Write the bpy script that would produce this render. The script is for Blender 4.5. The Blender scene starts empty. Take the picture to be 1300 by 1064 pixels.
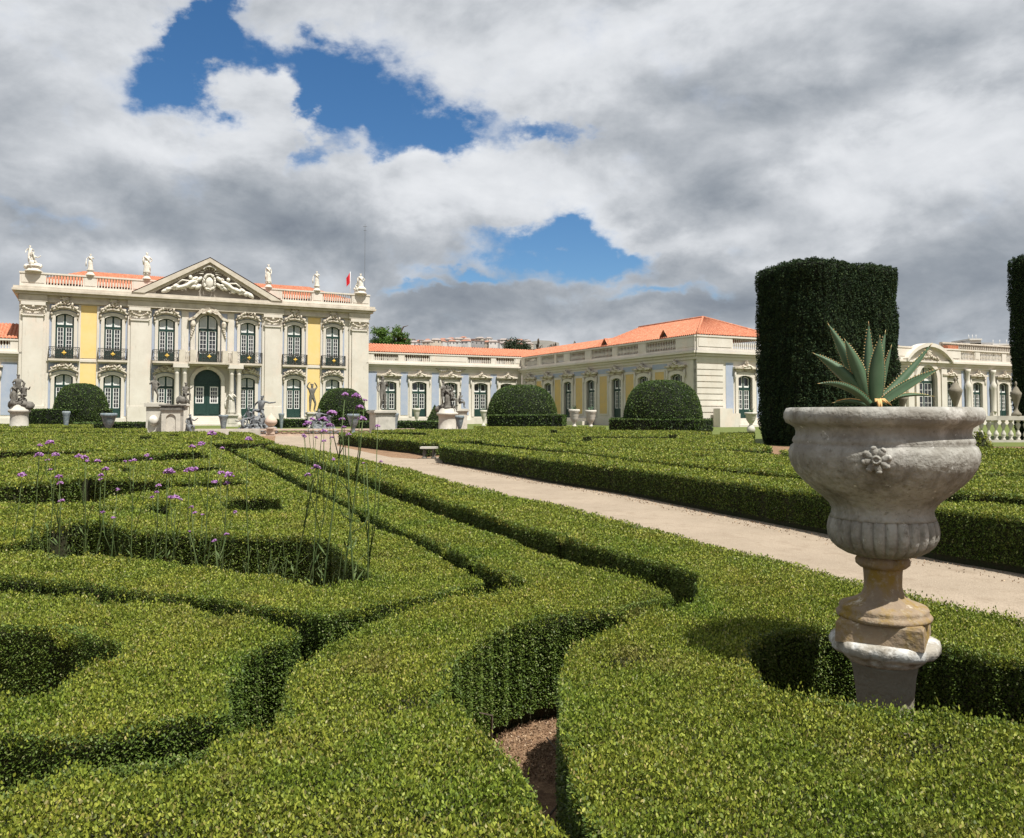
import bpy, math, random
import numpy as np
from mathutils import Vector, Matrix
from mathutils.geometry import delaunay_2d_cdt

# ------------------------------------------------------------ camera, world, sun, exposure
SC = bpy.context.scene
SC.unit_settings.system = 'METRIC'
F = 1047.0
PITCH = math.atan(39.5 / F)
EYE = 1.6
cam = bpy.data.cameras.new('camera')
camo = bpy.data.objects.new('camera', cam)
SC.collection.objects.link(camo)
cam.sensor_width = 36.0
cam.sensor_fit = 'HORIZONTAL'
cam.lens = 36.0 * F / 1300.0
cam.shift_y = -44.5 / 1300.0
cam.clip_start = 0.05
cam.clip_end = 9000
camo.location = (0, 0, EYE)
camo.rotation_euler = (math.radians(90) + PITCH, 0, 0)
SC.camera = camo
SC.render.resolution_x = 1024
SC.render.resolution_y = 838
SC.view_settings.view_transform = 'Standard'
SC.view_settings.look = 'None'
SC.view_settings.exposure = 0.62
SC.view_settings.gamma = 1.0

SUN_DIR = Vector((0.31, -0.37, 0.93)).normalized()
sun = bpy.data.lights.new('sun', 'SUN')
sun.energy = 4.9
sun.angle = math.radians(0.5)
sun.color = (1.0, 0.955, 0.88)
suno = bpy.data.objects.new('sun', sun)
SC.collection.objects.link(suno)
suno.rotation_euler = SUN_DIR.to_track_quat('Z', 'Y').to_euler()
suno.location = (0, 0, 40)


def sky_world():
    W = bpy.data.worlds.new('World')
    SC.world = W
    W.use_nodes = True
    nt = W.node_tree
    N, L = nt.nodes, nt.links
    N.clear()
    out = N.new('ShaderNodeOutputWorld')
    sky = N.new('ShaderNodeTexSky')
    sky.sky_type = 'NISHITA'
    sky.sun_disc = False
    sky.sun_elevation = math.asin(SUN_DIR.z)
    sky.sun_rotation = math.atan2(SUN_DIR.x, SUN_DIR.y)
    sky.air_density = 1.0
    sky.dust_density = 0.1
    sky.ozone_density = 4.0
    bg = N.new('ShaderNodeBackground')
    bg.inputs['Strength'].default_value = 0.070
    hs = N.new('ShaderNodeHueSaturation')
    hs.inputs['Saturation'].default_value = 1.22
    L.new(sky.outputs[0], hs.inputs['Color'])
    L.new(hs.outputs[0], bg.inputs[0])
    tc = N.new('ShaderNodeTexCoord')
    sep = N.new('ShaderNodeSeparateXYZ')
    L.new(tc.outputs['Generated'], sep.inputs[0])

    def M(op, a, b=None, c=None, clamp=False):
        n = N.new('ShaderNodeMath')
        n.operation = op
        n.use_clamp = clamp
        for i, x in enumerate((a, b, c)):
            if x is None:
                continue
            if isinstance(x, (int, float)):
                n.inputs[i].default_value = x
            else:
                L.new(x, n.inputs[i])
        return n.outputs[0]
    az = M('MULTIPLY', M('ARCTAN2', sep.outputs[0], sep.outputs[1]), 57.2958)
    el = M('MULTIPLY', M('ARCSINE', sep.outputs[2]), 57.2958)

    def noise(scale, detail, rough, off, stretch=1.0, dist=0.0):
        mp = N.new('ShaderNodeMapping')
        mp.inputs['Location'].default_value = off
        mp.inputs['Scale'].default_value = (1, 1, stretch)
        L.new(tc.outputs['Generated'], mp.inputs[0])
        n = N.new('ShaderNodeTexNoise')
        n.inputs['Scale'].default_value = scale
        n.inputs['Detail'].default_value = detail
        n.inputs['Roughness'].default_value = rough
        n.inputs['Distortion'].default_value = dist
        L.new(mp.outputs[0], n.inputs['Vector'])
        return n.outputs[0]
    w1 = noise(9.0, 9, 0.58, (3.1, 7.7, 1.3), 1.5)
    w2 = noise(9.0, 9, 0.58, (9.4, 2.2, 5.1), 1.5)
    w3 = noise(2.6, 3, 0.5, (1.4, 4.2, 8.1), 1.4)
    U = M('ADD', M('ADD', az, M('MULTIPLY', M('SUBTRACT', w1, 0.5), 11.0)), M('MULTIPLY', M('SUBTRACT', w3, 0.5), 1.5))
    V = M('ADD', M('ADD', el, M('MULTIPLY', M('SUBTRACT', w2, 0.5), 8.0)), M('MULTIPLY', M('SUBTRACT', w3, 0.5), 1.0))

    def blob(px, py, sx, sy, amp, rot=0.0):
        u0 = math.degrees(math.atan((px - 650) / F))
        v0 = math.degrees(math.atan((527 - py) / F * math.cos(math.radians(u0))))
        k = 57.3 / F
        sx *= k * math.cos(math.radians(u0)) ** 2
        sy *= k * math.cos(math.radians(u0))
        du = M('SUBTRACT', U, u0)
        dv = M('SUBTRACT', V, v0)
        if rot:
            c, s = math.cos(math.radians(rot)), math.sin(math.radians(rot))
            du, dv = (M('ADD', M('MULTIPLY', du, c), M('MULTIPLY', dv, s)),
                      M('SUBTRACT', M('MULTIPLY', dv, c), M('MULTIPLY', du, s)))
        du = M('MULTIPLY', du, 1 / sx)
        dv = M('MULTIPLY', dv, 1 / sy)
        e = M('ADD', M('MULTIPLY', du, du), M('MULTIPLY', dv, dv))
        return M('MULTIPLY', M('EXPONENT', M('MULTIPLY', e, -1.0)), amp)

    def total(bl, base):
        acc = None
        for b in bl:
            o = blob(*b)
            acc = o if acc is None else M('ADD', acc, o)
        return M('ADD', acc, base)
    # clear sky openings (position in view direction, size, depth)
    gap = total([(215, 125, 45, 32, 1.0), (250, 60, 34, 70, 0.9), (330, 45, 80, 26, 0.85), (400, 110, 60, 34, 0.75, -25),
                 (470, 130, 75, 42, 0.95, -20), (545, 150, 55, 34, 1.0), (400, 190, 22, 38, 0.6), (470, 185, 50, 14, 0.4),
                 (690, 160, 48, 13, 0.7), (735, 172, 30, 12, 0.5), (700, 310, 95, 24, 1.15), (790, 318, 60, 22, 0.7),
                 (610, 345, 60, 10, 0.75), (530, 365, 40, 8, 0.5), (840, 375, 80, 10, 0.55), (760, 345, 60, 16, 0.5),
                 (50, 250, 70, 12, 0.25), (240, 15, 30, 40, 0.75), (420, 60, 40, 30, 0.5), (590, 165, 40, 24, 0.5),
                 (345, 120, 38, 60, -0.75), (425, 165, 26, 30, -0.3), (560, 250, 60, 40, -0.6), (870, 280, 60, 50, -0.5)], 0.0)
    fine = noise(9.0, 12, 0.62, (0.3, 1.9, 4.4), 1.6, 0.2)
    mid = noise(4.5, 8, 0.58, (5.3, 0.9, 2.4), 1.9, 0.1)
    gsum = M('ADD', M('MULTIPLY', gap, 1.3), M('MULTIPLY', M('SUBTRACT', fine, 0.5), 1.7))
    al = N.new('ShaderNodeMapRange')
    al.interpolation_type = 'SMOOTHSTEP'
    al.inputs['From Min'].default_value = 0.10
    al.inputs['From Max'].default_value = 1.02
    al.inputs['To Min'].default_value = 1.0
    al.inputs['To Max'].default_value = 0.0
    L.new(gsum, al.inputs['Value'])
    alpha = al.outputs[0]
    # cloud brightness
    br = total([(90, 60, 150, 90, 0.16), (200, 40, 60, 90, 0.10), (60, 190, 120, 34, 0.12), (250, 175, 110, 34, 0.22, -10), (340, 110, 50, 60, 0.22),
                (300, 245, 210, 48, -0.20), (120, 275, 180, 26, -0.20), (430, 290, 120, 46, -0.22), (60, 300, 110, 26, 0.10),
                (200, 335, 120, 14, 0.16), (520, 215, 90, 40, 0.30), (600, 260, 140, 30, 0.14), (680, 225, 130, 40, 0.16),
                (740, 215, 90, 24, 0.08), (450, 15, 90, 60, 0.12), (660, 80, 180, 70, 0.24), (850, 20, 180, 40, 0.14), (1150, 20, 190, 40, 0.10),
                (960, 130, 200, 34, -0.14), (900, 225, 120, 46, -0.25), (850, 185, 110, 30, -0.12), (1170, 90, 110, 34, -0.12), (1220, 190, 150, 60, 0.28, 10),
                (1060, 215, 110, 28, 0.12, 15), (760, 275, 110, 22, 0.16, -14), (900, 300, 110, 22, 0.12), (1050, 300, 140, 30, 0.00),
                (1220, 320, 190, 42, -0.22), (1230, 400, 200, 45, -0.27), (1010, 360, 160, 36, -0.12), (560, 330, 130, 30, -0.16),
                (680, 385, 160, 40, -0.22), (850, 345, 80, 20, -0.10), (540, 395, 110, 26, -0.16), (850, 400, 130, 30, -0.2),
                (20, 390, 120, 30, -0.12), (20, 330, 80, 30, -0.05), (400, 330, 80, 20, 0.02)], 0.62)
    br = M('ADD', M('MULTIPLY', br, 0.78), 0.17)
    b2 = M('ADD', br, M('MULTIPLY', M('SUBTRACT', mid, 0.5), 0.34))
    b3 = M('ADD', b2, M('MULTIPLY', M('SUBTRACT', fine, 0.5), 0.22))
    # relief: billows are brighter on the side turned to the sun
    ra_ = noise(6.5, 9, 0.55, (2.2, 6.1, 0.7), 1.7, 0.3)
    rb_ = noise(6.5, 9, 0.55, (2.185, 6.12, 0.655), 1.7, 0.3)
    b3 = M('ADD', b3, M('MULTIPLY', M('SUBTRACT', rb_, ra_), 0.75))
    # edges of clouds next to the openings are thin and bright
    b4 = M('ADD', b3, M('MULTIPLY', M('MULTIPLY', M('SUBTRACT', 1.0, alpha), alpha), 0.35))
    cr = N.new('ShaderNodeValToRGB')
    el_ = cr.color_ramp.elements
    el_[0].position = 0.0
    el_[0].color = (0.115, 0.14, 0.19, 1)
    el_[1].position = 1.0
    el_[1].color = (0.86, 0.88, 0.91, 1)
    for p, c in ((0.2, (0.18, 0.212, 0.262, 1)), (0.42, (0.32, 0.355, 0.40, 1)), (0.62, (0.51, 0.54, 0.58, 1)), (0.8, (0.72, 0.745, 0.78, 1))):
        e = cr.color_ramp.elements.new(p)
        e.color = c
    L.new(b4, cr.inputs[0])
    bc = N.new('ShaderNodeBackground')
    bc.inputs['Strength'].default_value = 0.64
    L.new(cr.outputs[0], bc.inputs[0])
    mx = N.new('ShaderNodeMixShader')
    L.new(alpha, mx.inputs[0])
    L.new(bg.outputs[0], mx.inputs[1])
    L.new(bc.outputs[0], mx.inputs[2])
    L.new(mx.outputs[0], out.inputs[0])


sky_world()

# ------------------------------------------------------------ helpers
COL = SC.collection
rng = np.random.default_rng(7)
random.seed(11)


def rise(r):                       # the garden climbs gently towards the palace
    t = min(max((r - 25.0) / 50.0, 0.0), 1.0)
    return 0.5 * t * t * (3 - 2 * t)


def rise_np(r):
    t = np.clip((r - 25.0) / 50.0, 0, 1)
    return 0.5 * t * t * (3 - 2 * t)


def ray(px, py):
    u = (px - 650) / F
    v = (487.5 - py) / F
    c, s = math.cos(PITCH), math.sin(PITCH)
    return u, c - s * v, s + c * v


def P(px, py, h=0.0):              # point on the surface lying h above the garden ground
    r = ray(px, py)
    z = h
    for _ in range(40):
        k = (z - EYE) / r[2] if r[2] < -1e-4 else 400
        k = min(max(k, 0), 400)
        x, y = r[0] * k, r[1] * k
        z = 0.5 * z + 0.5 * (h + rise(math.hypot(x, y)))
    return x, y


def at(px, d):                     # ground point at depth d in the direction of a column
    x = (px - 650) / F * d
    return x, d, rise(math.hypot(x, d))


def zat(py, d):
    return EYE + (527 - py) / F * d


def tag(o, label, cat=None, group=None, kind=None):
    if label:
        o['label'] = label
    if cat:
        o['category'] = cat
    if group:
        o['group'] = group
    if kind:
        o['kind'] = kind
    return o


def thing(name, loc, label, cat, group=None, rz=0.0):
    o = bpy.data.objects.new(name, None)
    o.empty_display_size = 0.3
    COL.objects.link(o)
    o.location = loc
    o.rotation_euler = (0, 0, rz)
    return tag(o, label, cat, group)


def poly_tri(outline, holes=(), extra=()):
    """triangulate outline minus holes, with extra interior points; returns verts, triangles"""
    vs, es = [], []
    for loop in (outline,) + tuple(holes):
        b = len(vs)
        vs += [Vector(p) for p in loop]
        es += [(b + i, b + (i + 1) % len(loop)) for i in range(len(loop))]
    nb = len(vs)
    if len(extra):
        vs += [Vector((float(a), float(b_))) for a, b_ in extra]
    r = delaunay_2d_cdt(vs, es, [], 0, 1e-5)
    v2 = [(v.x, v.y) for v in r[0]]
    fs = []
    A = np.array(v2)
    T = np.array([f for f in r[2] if len(f) == 3])
    cen = A[T].mean(axis=1)
    ins = inside(cen, outline)
    for h in holes:
        ins &= ~inside(cen, h)
    T = T[ins]
    # orient counter-clockwise
    a, b, c = A[T[:, 0]], A[T[:, 1]], A[T[:, 2]]
    cr = (b[:, 0] - a[:, 0]) * (c[:, 1] - a[:, 1]) - (b[:, 1] - a[:, 1]) * (c[:, 0] - a[:, 0])
    T[cr < 0] = T[cr < 0][:, ::-1]
    return v2, T.tolist()


def inside(pts, poly):
    pts = np.asarray(pts)
    x, y = pts[:, 0], pts[:, 1]
    res = np.zeros(len(pts), bool)
    n = len(poly)
    for i in range(n):
        x1, y1 = poly[i][0], poly[i][1]
        x2, y2 = poly[(i + 1) % n][0], poly[(i + 1) % n][1]
        if y1 == y2:
            continue
        c = (y1 > y) != (y2 > y)
        res ^= c & (x < (x2 - x1) * (y - y1) / (y2 - y1) + x1)
    return res


def area2(p):
    return sum(p[i][0] * p[(i + 1) % len(p)][1] - p[(i + 1) % len(p)][0] * p[i][1] for i in range(len(p)))


class MB:
    """collects shapes and links them as ONE mesh object"""

    def __init__(s, xf=None):
        s.v, s.f, s.m, s.sm = [], [], [], []
        s.xf = xf

    def add(s, vs, fs, m=0, smooth=False):
        b = len(s.v)
        if s.xf is not None:
            vs = [tuple(s.xf @ Vector(v)) for v in vs]
        s.v += [tuple(v) for v in vs]
        s.f += [tuple(b + i for i in f) for f in fs]
        s.m += [m] * len(fs)
        s.sm += [smooth] * len(fs)

    def box(s, x0, x1, y0, y1, z0, z1, m=0):
        s.add([(x0, y0, z0), (x1, y0, z0), (x1, y1, z0), (x0, y1, z0), (x0, y0, z1), (x1, y0, z1), (x1, y1, z1), (x0, y1, z1)],
              [(0, 3, 2, 1), (4, 5, 6, 7), (0, 1, 5, 4), (1, 2, 6, 5), (2, 3, 7, 6), (3, 0, 4, 7)], m)

    def lathe(s, prof, cx=0, cy=0, seg=12, m=0, smooth=True, mod=None):
        vs, fs = [], []
        n = len(prof)
        for i in range(seg):
            a = 2 * math.pi * i / seg
            for j, (r, z) in enumerate(prof):
                rr = r * (mod(a, j) if mod else 1)
                vs.append((cx + rr * math.cos(a), cy + rr * math.sin(a), z))
        for i in range(seg):
            i2 = (i + 1) % seg
            for j in range(n - 1):
                fs.append((i * n + j, i2 * n + j, i2 * n + j + 1, i * n + j + 1))
        fs.append(tuple(i * n for i in range(seg))[::-1])
        fs.append(tuple(i * n + n - 1 for i in range(seg)))
        s.add(vs, fs, m, smooth)

    def tube(s, pts, r, seg=6, m=0, smooth=True):
        pts = [Vector(p) for p in pts]
        n = len(pts)
        rs = r if isinstance(r, (list, tuple)) else [r] * n
        vs, fs = [], []
        for i, p in enumerate(pts):
            d = (pts[min(i + 1, n - 1)] - pts[max(i - 1, 0)])
            d = d.normalized() if d.length > 1e-9 else Vector((0, 0, 1))
            u = d.orthogonal().normalized()
            if i:
                u = (pu - d * pu.dot(d))
                u = u.normalized() if u.length > 1e-6 else d.orthogonal().normalized()
            pu = u
            w = d.cross(u)
            for k in range(seg):
                a = 2 * math.pi * k / seg
                vs.append(p + (u * math.cos(a) + w * math.sin(a)) * rs[i])
        for i in range(n - 1):
            for k in range(seg):
                k2 = (k + 1) % seg
                fs.append((i * seg + k, i * seg + k2, (i + 1) * seg + k2, (i + 1) * seg + k))
        fs.append(tuple(range(seg))[::-1])
        fs.append(tuple((n - 1) * seg + k for k in range(seg)))
        s.add(vs, fs, m, smooth)

    def ell(s, c, r, m=0, nu=8, nv=5, rot=None):
        vs, fs = [], []
        R = rot if rot is not None else Matrix.Identity(3)
        c = Vector(c)
        vs.append(c + R @ Vector((0, 0, -r[2])))
        for j in range(1, nv):
            t = math.pi * j / nv - math.pi / 2
            for i in range(nu):
                a = 2 * math.pi * i / nu
                vs.append(c + R @ Vector((r[0] * math.cos(t) * math.cos(a), r[1] * math.cos(t) * math.sin(a), r[2] * math.sin(t))))
        vs.append(c + R @ Vector((0, 0, r[2])))
        top = len(vs) - 1
        for i in range(nu):
            i2 = (i + 1) % nu
            fs.append((0, 1 + i2, 1 + i))
            for j in range(nv - 2):
                b = 1 + j * nu
                fs.append((b + i, b + i2, b + nu + i2, b + nu + i))
            b = 1 + (nv - 2) * nu
            fs.append((b + i, b + i2, top))
        s.add(vs, fs, m, True)

    def prism(s, outline, y0, y1, m=0, holes=()):
        """outline in (x, z), counter-clockwise seen from -y; front face at y0, sides back to y1"""
        if area2(outline) < 0:
            outline = outline[::-1]
        v2, T = poly_tri(outline, holes)
        s.add([(a, y0, b) for a, b in v2], T, m)
        for loop, sg in [(outline, 1)] + [(h, -1) for h in holes]:
            if (area2(loop) > 0) != (sg > 0):
                loop = loop[::-1]
            n = len(loop)
            vs = [(a, y0, b) for a, b in loop] + [(a, y1, b) for a, b in loop]
            s.add(vs, [(i, n + i, n + (i + 1) % n, (i + 1) % n) for i in range(n)], m)

    def build(s, name, mats, parent=None, loc=None):
        me = bpy.data.meshes.new(name)
        me.from_pydata(s.v, [], s.f)
        if not isinstance(mats, (list, tuple)):
            mats = [mats]
        for mt in mats:
            me.materials.append(mt)
        me.polygons.foreach_set('material_index', s.m)
        me.polygons.foreach_set('use_smooth', s.sm)
        me.update()
        o = bpy.data.objects.new(name, me)
        COL.objects.link(o)
        if parent:
            o.parent = parent
        if loc:
            o.location = loc
        return o


def clone(o, parent=None, loc=None, rz=None):
    c = o.copy()
    COL.objects.link(c)
    c.parent = parent
    if loc is not None:
        c.location = loc
    if rz is not None:
        c.rotation_euler = (0, 0, rz)
    for ch in list(o.children):
        clone(ch, c)
    return c


# ------------------------------------------------------------ materials
def mat(name, col, rough=0.8, noise=None, col2=None, fac=(0.4, 0.6), bump=0.0, bscale=None, metal=0.0, spec=0.3, extra=None):
    m = bpy.data.materials.new(name)
    m.use_nodes = True
    nt = m.node_tree
    N, L = nt.nodes, nt.links
    b = N['Principled BSDF']
    b.inputs['Base Color'].default_value = (*col, 1)
    b.inputs['Roughness'].default_value = rough
    b.inputs['Metallic'].default_value = metal
    b.inputs['Specular IOR Level'].default_value = spec
    tc = N.new('ShaderNodeTexCoord')
    if noise:
        n = N.new('ShaderNodeTexNoise')
        n.inputs['Scale'].default_value = noise
        n.inputs['Detail'].default_value = 6
        n.inputs['Roughness'].default_value = 0.65
        L.new(tc.outputs['Object'], n.inputs[0])
        mr = N.new('ShaderNodeMapRange')
        mr.inputs['From Min'].default_value = fac[0]
        mr.inputs['From Max'].default_value = fac[1]
        L.new(n.outputs[0], mr.inputs[0])
        mx = N.new('ShaderNodeMix')
        mx.data_type = 'RGBA'
        mx.inputs['A'].default_value = (*col, 1)
        mx.inputs['B'].default_value = (*(col2 or col), 1)
        L.new(mr.outputs[0], mx.inputs['Factor'])
        last = mx.outputs['Result']
        for (sc, c3, lo, hi, st) in (extra or []):
            mp = N.new('ShaderNodeMapping')
            mp.inputs['Scale'].default_value = st
            L.new(tc.outputs['Object'], mp.inputs[0])
            n3 = N.new('ShaderNodeTexNoise')
            n3.inputs['Scale'].default_value = sc
            n3.inputs['Detail'].default_value = 7
            n3.inputs['Roughness'].default_value = 0.7
            L.new(mp.outputs[0], n3.inputs[0])
            m3 = N.new('ShaderNodeMapRange')
            m3.inputs['From Min'].default_value = lo
            m3.inputs['From Max'].default_value = hi
            L.new(n3.outputs[0], m3.inputs[0])
            x3 = N.new('ShaderNodeMix')
            x3.data_type = 'RGBA'
            L.new(last, x3.inputs['A'])
            x3.inputs['B'].default_value = (*c3, 1)
            L.new(m3.outputs[0], x3.inputs['Factor'])
            last = x3.outputs['Result']
        L.new(last, b.inputs['Base Color'])
    if bump:
        n2 = N.new('ShaderNodeTexNoise')
        n2.inputs['Scale'].default_value = bscale or 20
        n2.inputs['Detail'].default_value = 6
        L.new(tc.outputs['Object'], n2.inputs[0])
        bp = N.new('ShaderNodeBump')
        bp.inputs['Strength'].default_value = bump
        bp.inputs['Distance'].default_value = 0.02
        L.new(n2.outputs[0], bp.inputs['Height'])
        L.new(bp.outputs[0], b.inputs['Normal'])
    return m


STAIN = (0.30, 0.26, 0.20)
M_STONE = mat('cream_limestone', (0.62, 0.585, 0.52), 0.85, 0.6, (0.53, 0.49, 0.425), (0.35, 0.7), 0.25, 8,
              extra=[(0.5, (0.66, 0.54, 0.45), 0.52, 0.8, (1, 1, 0.5)), (2.2, STAIN, 0.58, 0.92, (1.6, 1.6, 0.3))])
M_CORN = mat('weathered_limestone', (0.56, 0.51, 0.43), 0.88, 1.2, (0.42, 0.375, 0.31), (0.38, 0.7), 0.3, 10,
             extra=[(3.0, (0.16, 0.14, 0.11), 0.62, 0.85, (1, 1, 0.6))])
M_TYMP = mat('shaded_grey_tympanum', (0.30, 0.275, 0.235), 0.9, 1.5, (0.22, 0.20, 0.17), (0.35, 0.65), 0.2, 12)  # darker grey mostly paints in the shade under the raking cornice
M_ORN = mat('carved_limestone', (0.60, 0.55, 0.46), 0.88, 3.5, (0.24, 0.19, 0.14), (0.42, 0.64), 0.3, 14)
M_YEL = mat('ochre_render', (0.72, 0.52, 0.20), 0.9, 0.9, (0.72, 0.55, 0.27), (0.35, 0.7), 0.05, 20,
            extra=[(1.2, (0.62, 0.46, 0.24), 0.6, 0.9, (1.3, 1.3, 0.4))])
M_YEL2 = mat('darker_ochre_render', (0.60, 0.42, 0.16), 0.9, 1.4, (0.50, 0.38, 0.20), (0.35, 0.7), 0.05, 20,
             extra=[(1.5, (0.36, 0.28, 0.17), 0.55, 0.85, (1.3, 1.3, 0.4))])  # darker, browner ochre for the panels of one wing
M_BLUE = mat('pale_blue_render', (0.30, 0.35, 0.45), 0.9, 1.2, (0.37, 0.40, 0.47), (0.35, 0.7), 0.05, 20)
M_TILE = mat('terracotta_tile', (0.44, 0.170, 0.095), 0.85, 2.0, (0.34, 0.11, 0.058), (0.35, 0.65), 0.3, 18,
             extra=[(6.0, (0.60, 0.34, 0.22), 0.5, 0.70, (1, 1, 1)), (0.8, (0.36, 0.12, 0.06), 0.58, 0.85, (1, 1, 1))])
M_GREEN = mat('dark_green_paint', (0.011, 0.036, 0.031), 0.45, 6, (0.02, 0.052, 0.043), (0.4, 0.7), spec=0.4)
M_WHITE = mat('white_paint', (0.76, 0.76, 0.74), 0.5, 9, (0.68, 0.68, 0.66), (0.4, 0.7))
M_GLASS = mat('dark_window_glass', (0.025, 0.028, 0.032), 0.08, 1.5, (0.05, 0.05, 0.055), (0.45, 0.7), spec=0.6)
M_BLIND = mat('pale_window_blind', (0.50, 0.52, 0.52), 0.35, 2, (0.40, 0.42, 0.43), (0.4, 0.65), spec=0.6)
M_IRON = mat('dark_iron', (0.035, 0.038, 0.036), 0.6, 12, (0.09, 0.075, 0.055), (0.45, 0.7))
M_GOLD = mat('gilded_iron', (0.80, 0.52, 0.10), 0.45, 8, (0.65, 0.42, 0.10), (0.4, 0.6), metal=0.3)
M_LEAD = mat('grey_lead_sculpture', (0.10, 0.11, 0.12), 0.6, 5, (0.25, 0.26, 0.26), (0.42, 0.66), 0.3, 14)
M_DSTONE = mat('dark_weathered_stone', (0.17, 0.16, 0.14), 0.85, 5, (0.08, 0.075, 0.065), (0.4, 0.65), 0.3, 14)
M_WSTAT = mat('white_marble', (0.66, 0.63, 0.56), 0.8, 4, (0.45, 0.42, 0.36), (0.45, 0.72), 0.3, 14)
M_PED = mat('grey_pedestal_stone', (0.56, 0.53, 0.46), 0.85, 2, (0.42, 0.40, 0.35), (0.35, 0.65), 0.2, 12,
            extra=[(3.0, (0.20, 0.19, 0.16), 0.58, 0.8, (1, 1, 0.5))])
M_PINK = mat('pink_limestone', (0.58, 0.45, 0.36), 0.85, 3, (0.46, 0.37, 0.30), (0.35, 0.65), 0.2, 12)
M_BLUEPOT = mat('blue_grey_glaze', (0.13, 0.165, 0.19), 0.5, 7, (0.28, 0.31, 0.31), (0.42, 0.66))
M_AGAVE = mat('agave_leaf', (0.042, 0.088, 0.042), 0.55, 6, (0.075, 0.125, 0.07), (0.35, 0.65), spec=0.35)
M_AGE = mat('agave_margin', (0.34, 0.20, 0.08), 0.6, 20, (0.45, 0.36, 0.16), (0.4, 0.6))
M_DEAD = mat('dry_leaf_straw', (0.62, 0.42, 0.18), 0.8, 20, (0.5, 0.3, 0.12), (0.4, 0.6))
M_RED = mat('red_flag_cloth', (0.50, 0.012, 0.02), 0.8, 5, (0.5, 0.02, 0.03), (0.4, 0.6))
M_SOIL = mat('brown_leaf_litter_soil', (0.16, 0.095, 0.055), 0.95, 14, (0.30, 0.19, 0.11), (0.42, 0.66), 0.8, 60,
             extra=[(45.0, (0.38, 0.25, 0.14), 0.56, 0.66, (1, 1, 1)), (1.6, (0.12, 0.075, 0.045), 0.5, 0.7, (1, 1, 1))])
M_PATH = mat('pinkish_sand_path', (0.325, 0.265, 0.20), 0.95, 0.8, (0.265, 0.215, 0.16), (0.35, 0.65), 0.7, 60,
             extra=[(30.0, (0.20, 0.155, 0.11), 0.54, 0.72, (1, 1, 1)), (60.0, (0.42, 0.35, 0.27), 0.56, 0.68, (1, 1, 1)), (3.0, (0.23, 0.18, 0.13), 0.52, 0.72, (1, 1, 1)), (9.0, (0.24, 0.19, 0.135), 0.56, 0.68, (1, 1, 1))])
M_LAWN = mat('lawn_grass', (0.085, 0.115, 0.025), 0.95, 2.0, (0.12, 0.14, 0.035), (0.35, 0.65), 0.6, 40)
M_BARK = mat('grey_brown_bark', (0.06, 0.045, 0.032), 0.9, 20, (0.13, 0.10, 0.075), (0.4, 0.65), 0.5, 60)


def foliage(name, ramp, big, transl=0.25, rough=0.55, bigscale=0.7, spec=0.35, brown=False):
    """leaf material: each leaf keeps its own hue, with slow drift over the plant"""
    m = bpy.data.materials.new(name)
    m.use_nodes = True
    nt = m.node_tree
    N, L = nt.nodes, nt.links
    b = N['Principled BSDF']
    out = N['Material Output']
    g = N.new('ShaderNodeNewGeometry')
    cr = N.new('ShaderNodeValToRGB')
    els = cr.color_ramp.elements
    els[0].position, els[0].color = ramp[0][0], (*ramp[0][1], 1)
    els[1].position, els[1].color = ramp[-1][0], (*ramp[-1][1], 1)
    for p, c in ramp[1:-1]:
        e = els.new(p)
        e.color = (*c, 1)
    L.new(g.outputs['Random Per Island'], cr.inputs[0])
    tc = N.new('ShaderNodeTexCoord')
    n = N.new('ShaderNodeTexNoise')
    n.inputs['Scale'].default_value = bigscale
    n.inputs['Detail'].default_value = 5
    n.inputs['Roughness'].default_value = 0.7
    L.new(tc.outputs['Object'], n.inputs[0])
    mr = N.new('ShaderNodeMapRange')
    mr.inputs['From Min'].default_value = 0.34
    mr.inputs['From Max'].default_value = 0.68
    L.new(n.outputs[0], mr.inputs[0])
    mx = N.new('ShaderNodeMix')
    mx.data_type = 'RGBA'
    mx.blend_type = 'MULTIPLY'
    mx.inputs['B'].default_value = (*big, 1)
    L.new(mr.outputs[0], mx.inputs['Factor'])
    L.new(cr.outputs[0], mx.inputs['A'])
    if brown:                        # sparse worn patches where the leaves have dried
        n5 = N.new('ShaderNodeTexNoise')
        n5.inputs['Scale'].default_value = 2.3
        n5.inputs['Detail'].default_value = 8
        n5.inputs['Roughness'].default_value = 0.75
        L.new(tc.outputs['Object'], n5.inputs[0])
        m5 = N.new('ShaderNodeMapRange')
        m5.inputs['From Min'].default_value = 0.56
        m5.inputs['From Max'].default_value = 0.74
        m5.inputs['To Max'].default_value = 0.75
        L.new(n5.outputs[0], m5.inputs[0])
        x5 = N.new('ShaderNodeMix')
        x5.data_type = 'RGBA'
        x5.inputs['B'].default_value = (0.21, 0.175, 0.06, 1)
        L.new(m5.outputs[0], x5.inputs['Factor'])
        L.new(mx.outputs['Result'], x5.inputs['A'])
        mx = x5
    L.new(mx.outputs['Result'], b.inputs['Base Color'])
    b.inputs['Roughness'].default_value = rough
    b.inputs['Specular IOR Level'].default_value = spec
    tr = N.new('ShaderNodeBsdfTranslucent')
    L.new(mx.outputs['Result'], tr.inputs[0])
    ms = N.new('ShaderNodeMixShader')
    ms.inputs[0].default_value = transl
    L.new(b.outputs[0], ms.inputs[1])
    L.new(tr.outputs[0], ms.inputs[2])
    L.new(ms.outputs[0], out.inputs[0])
    return m


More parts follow.
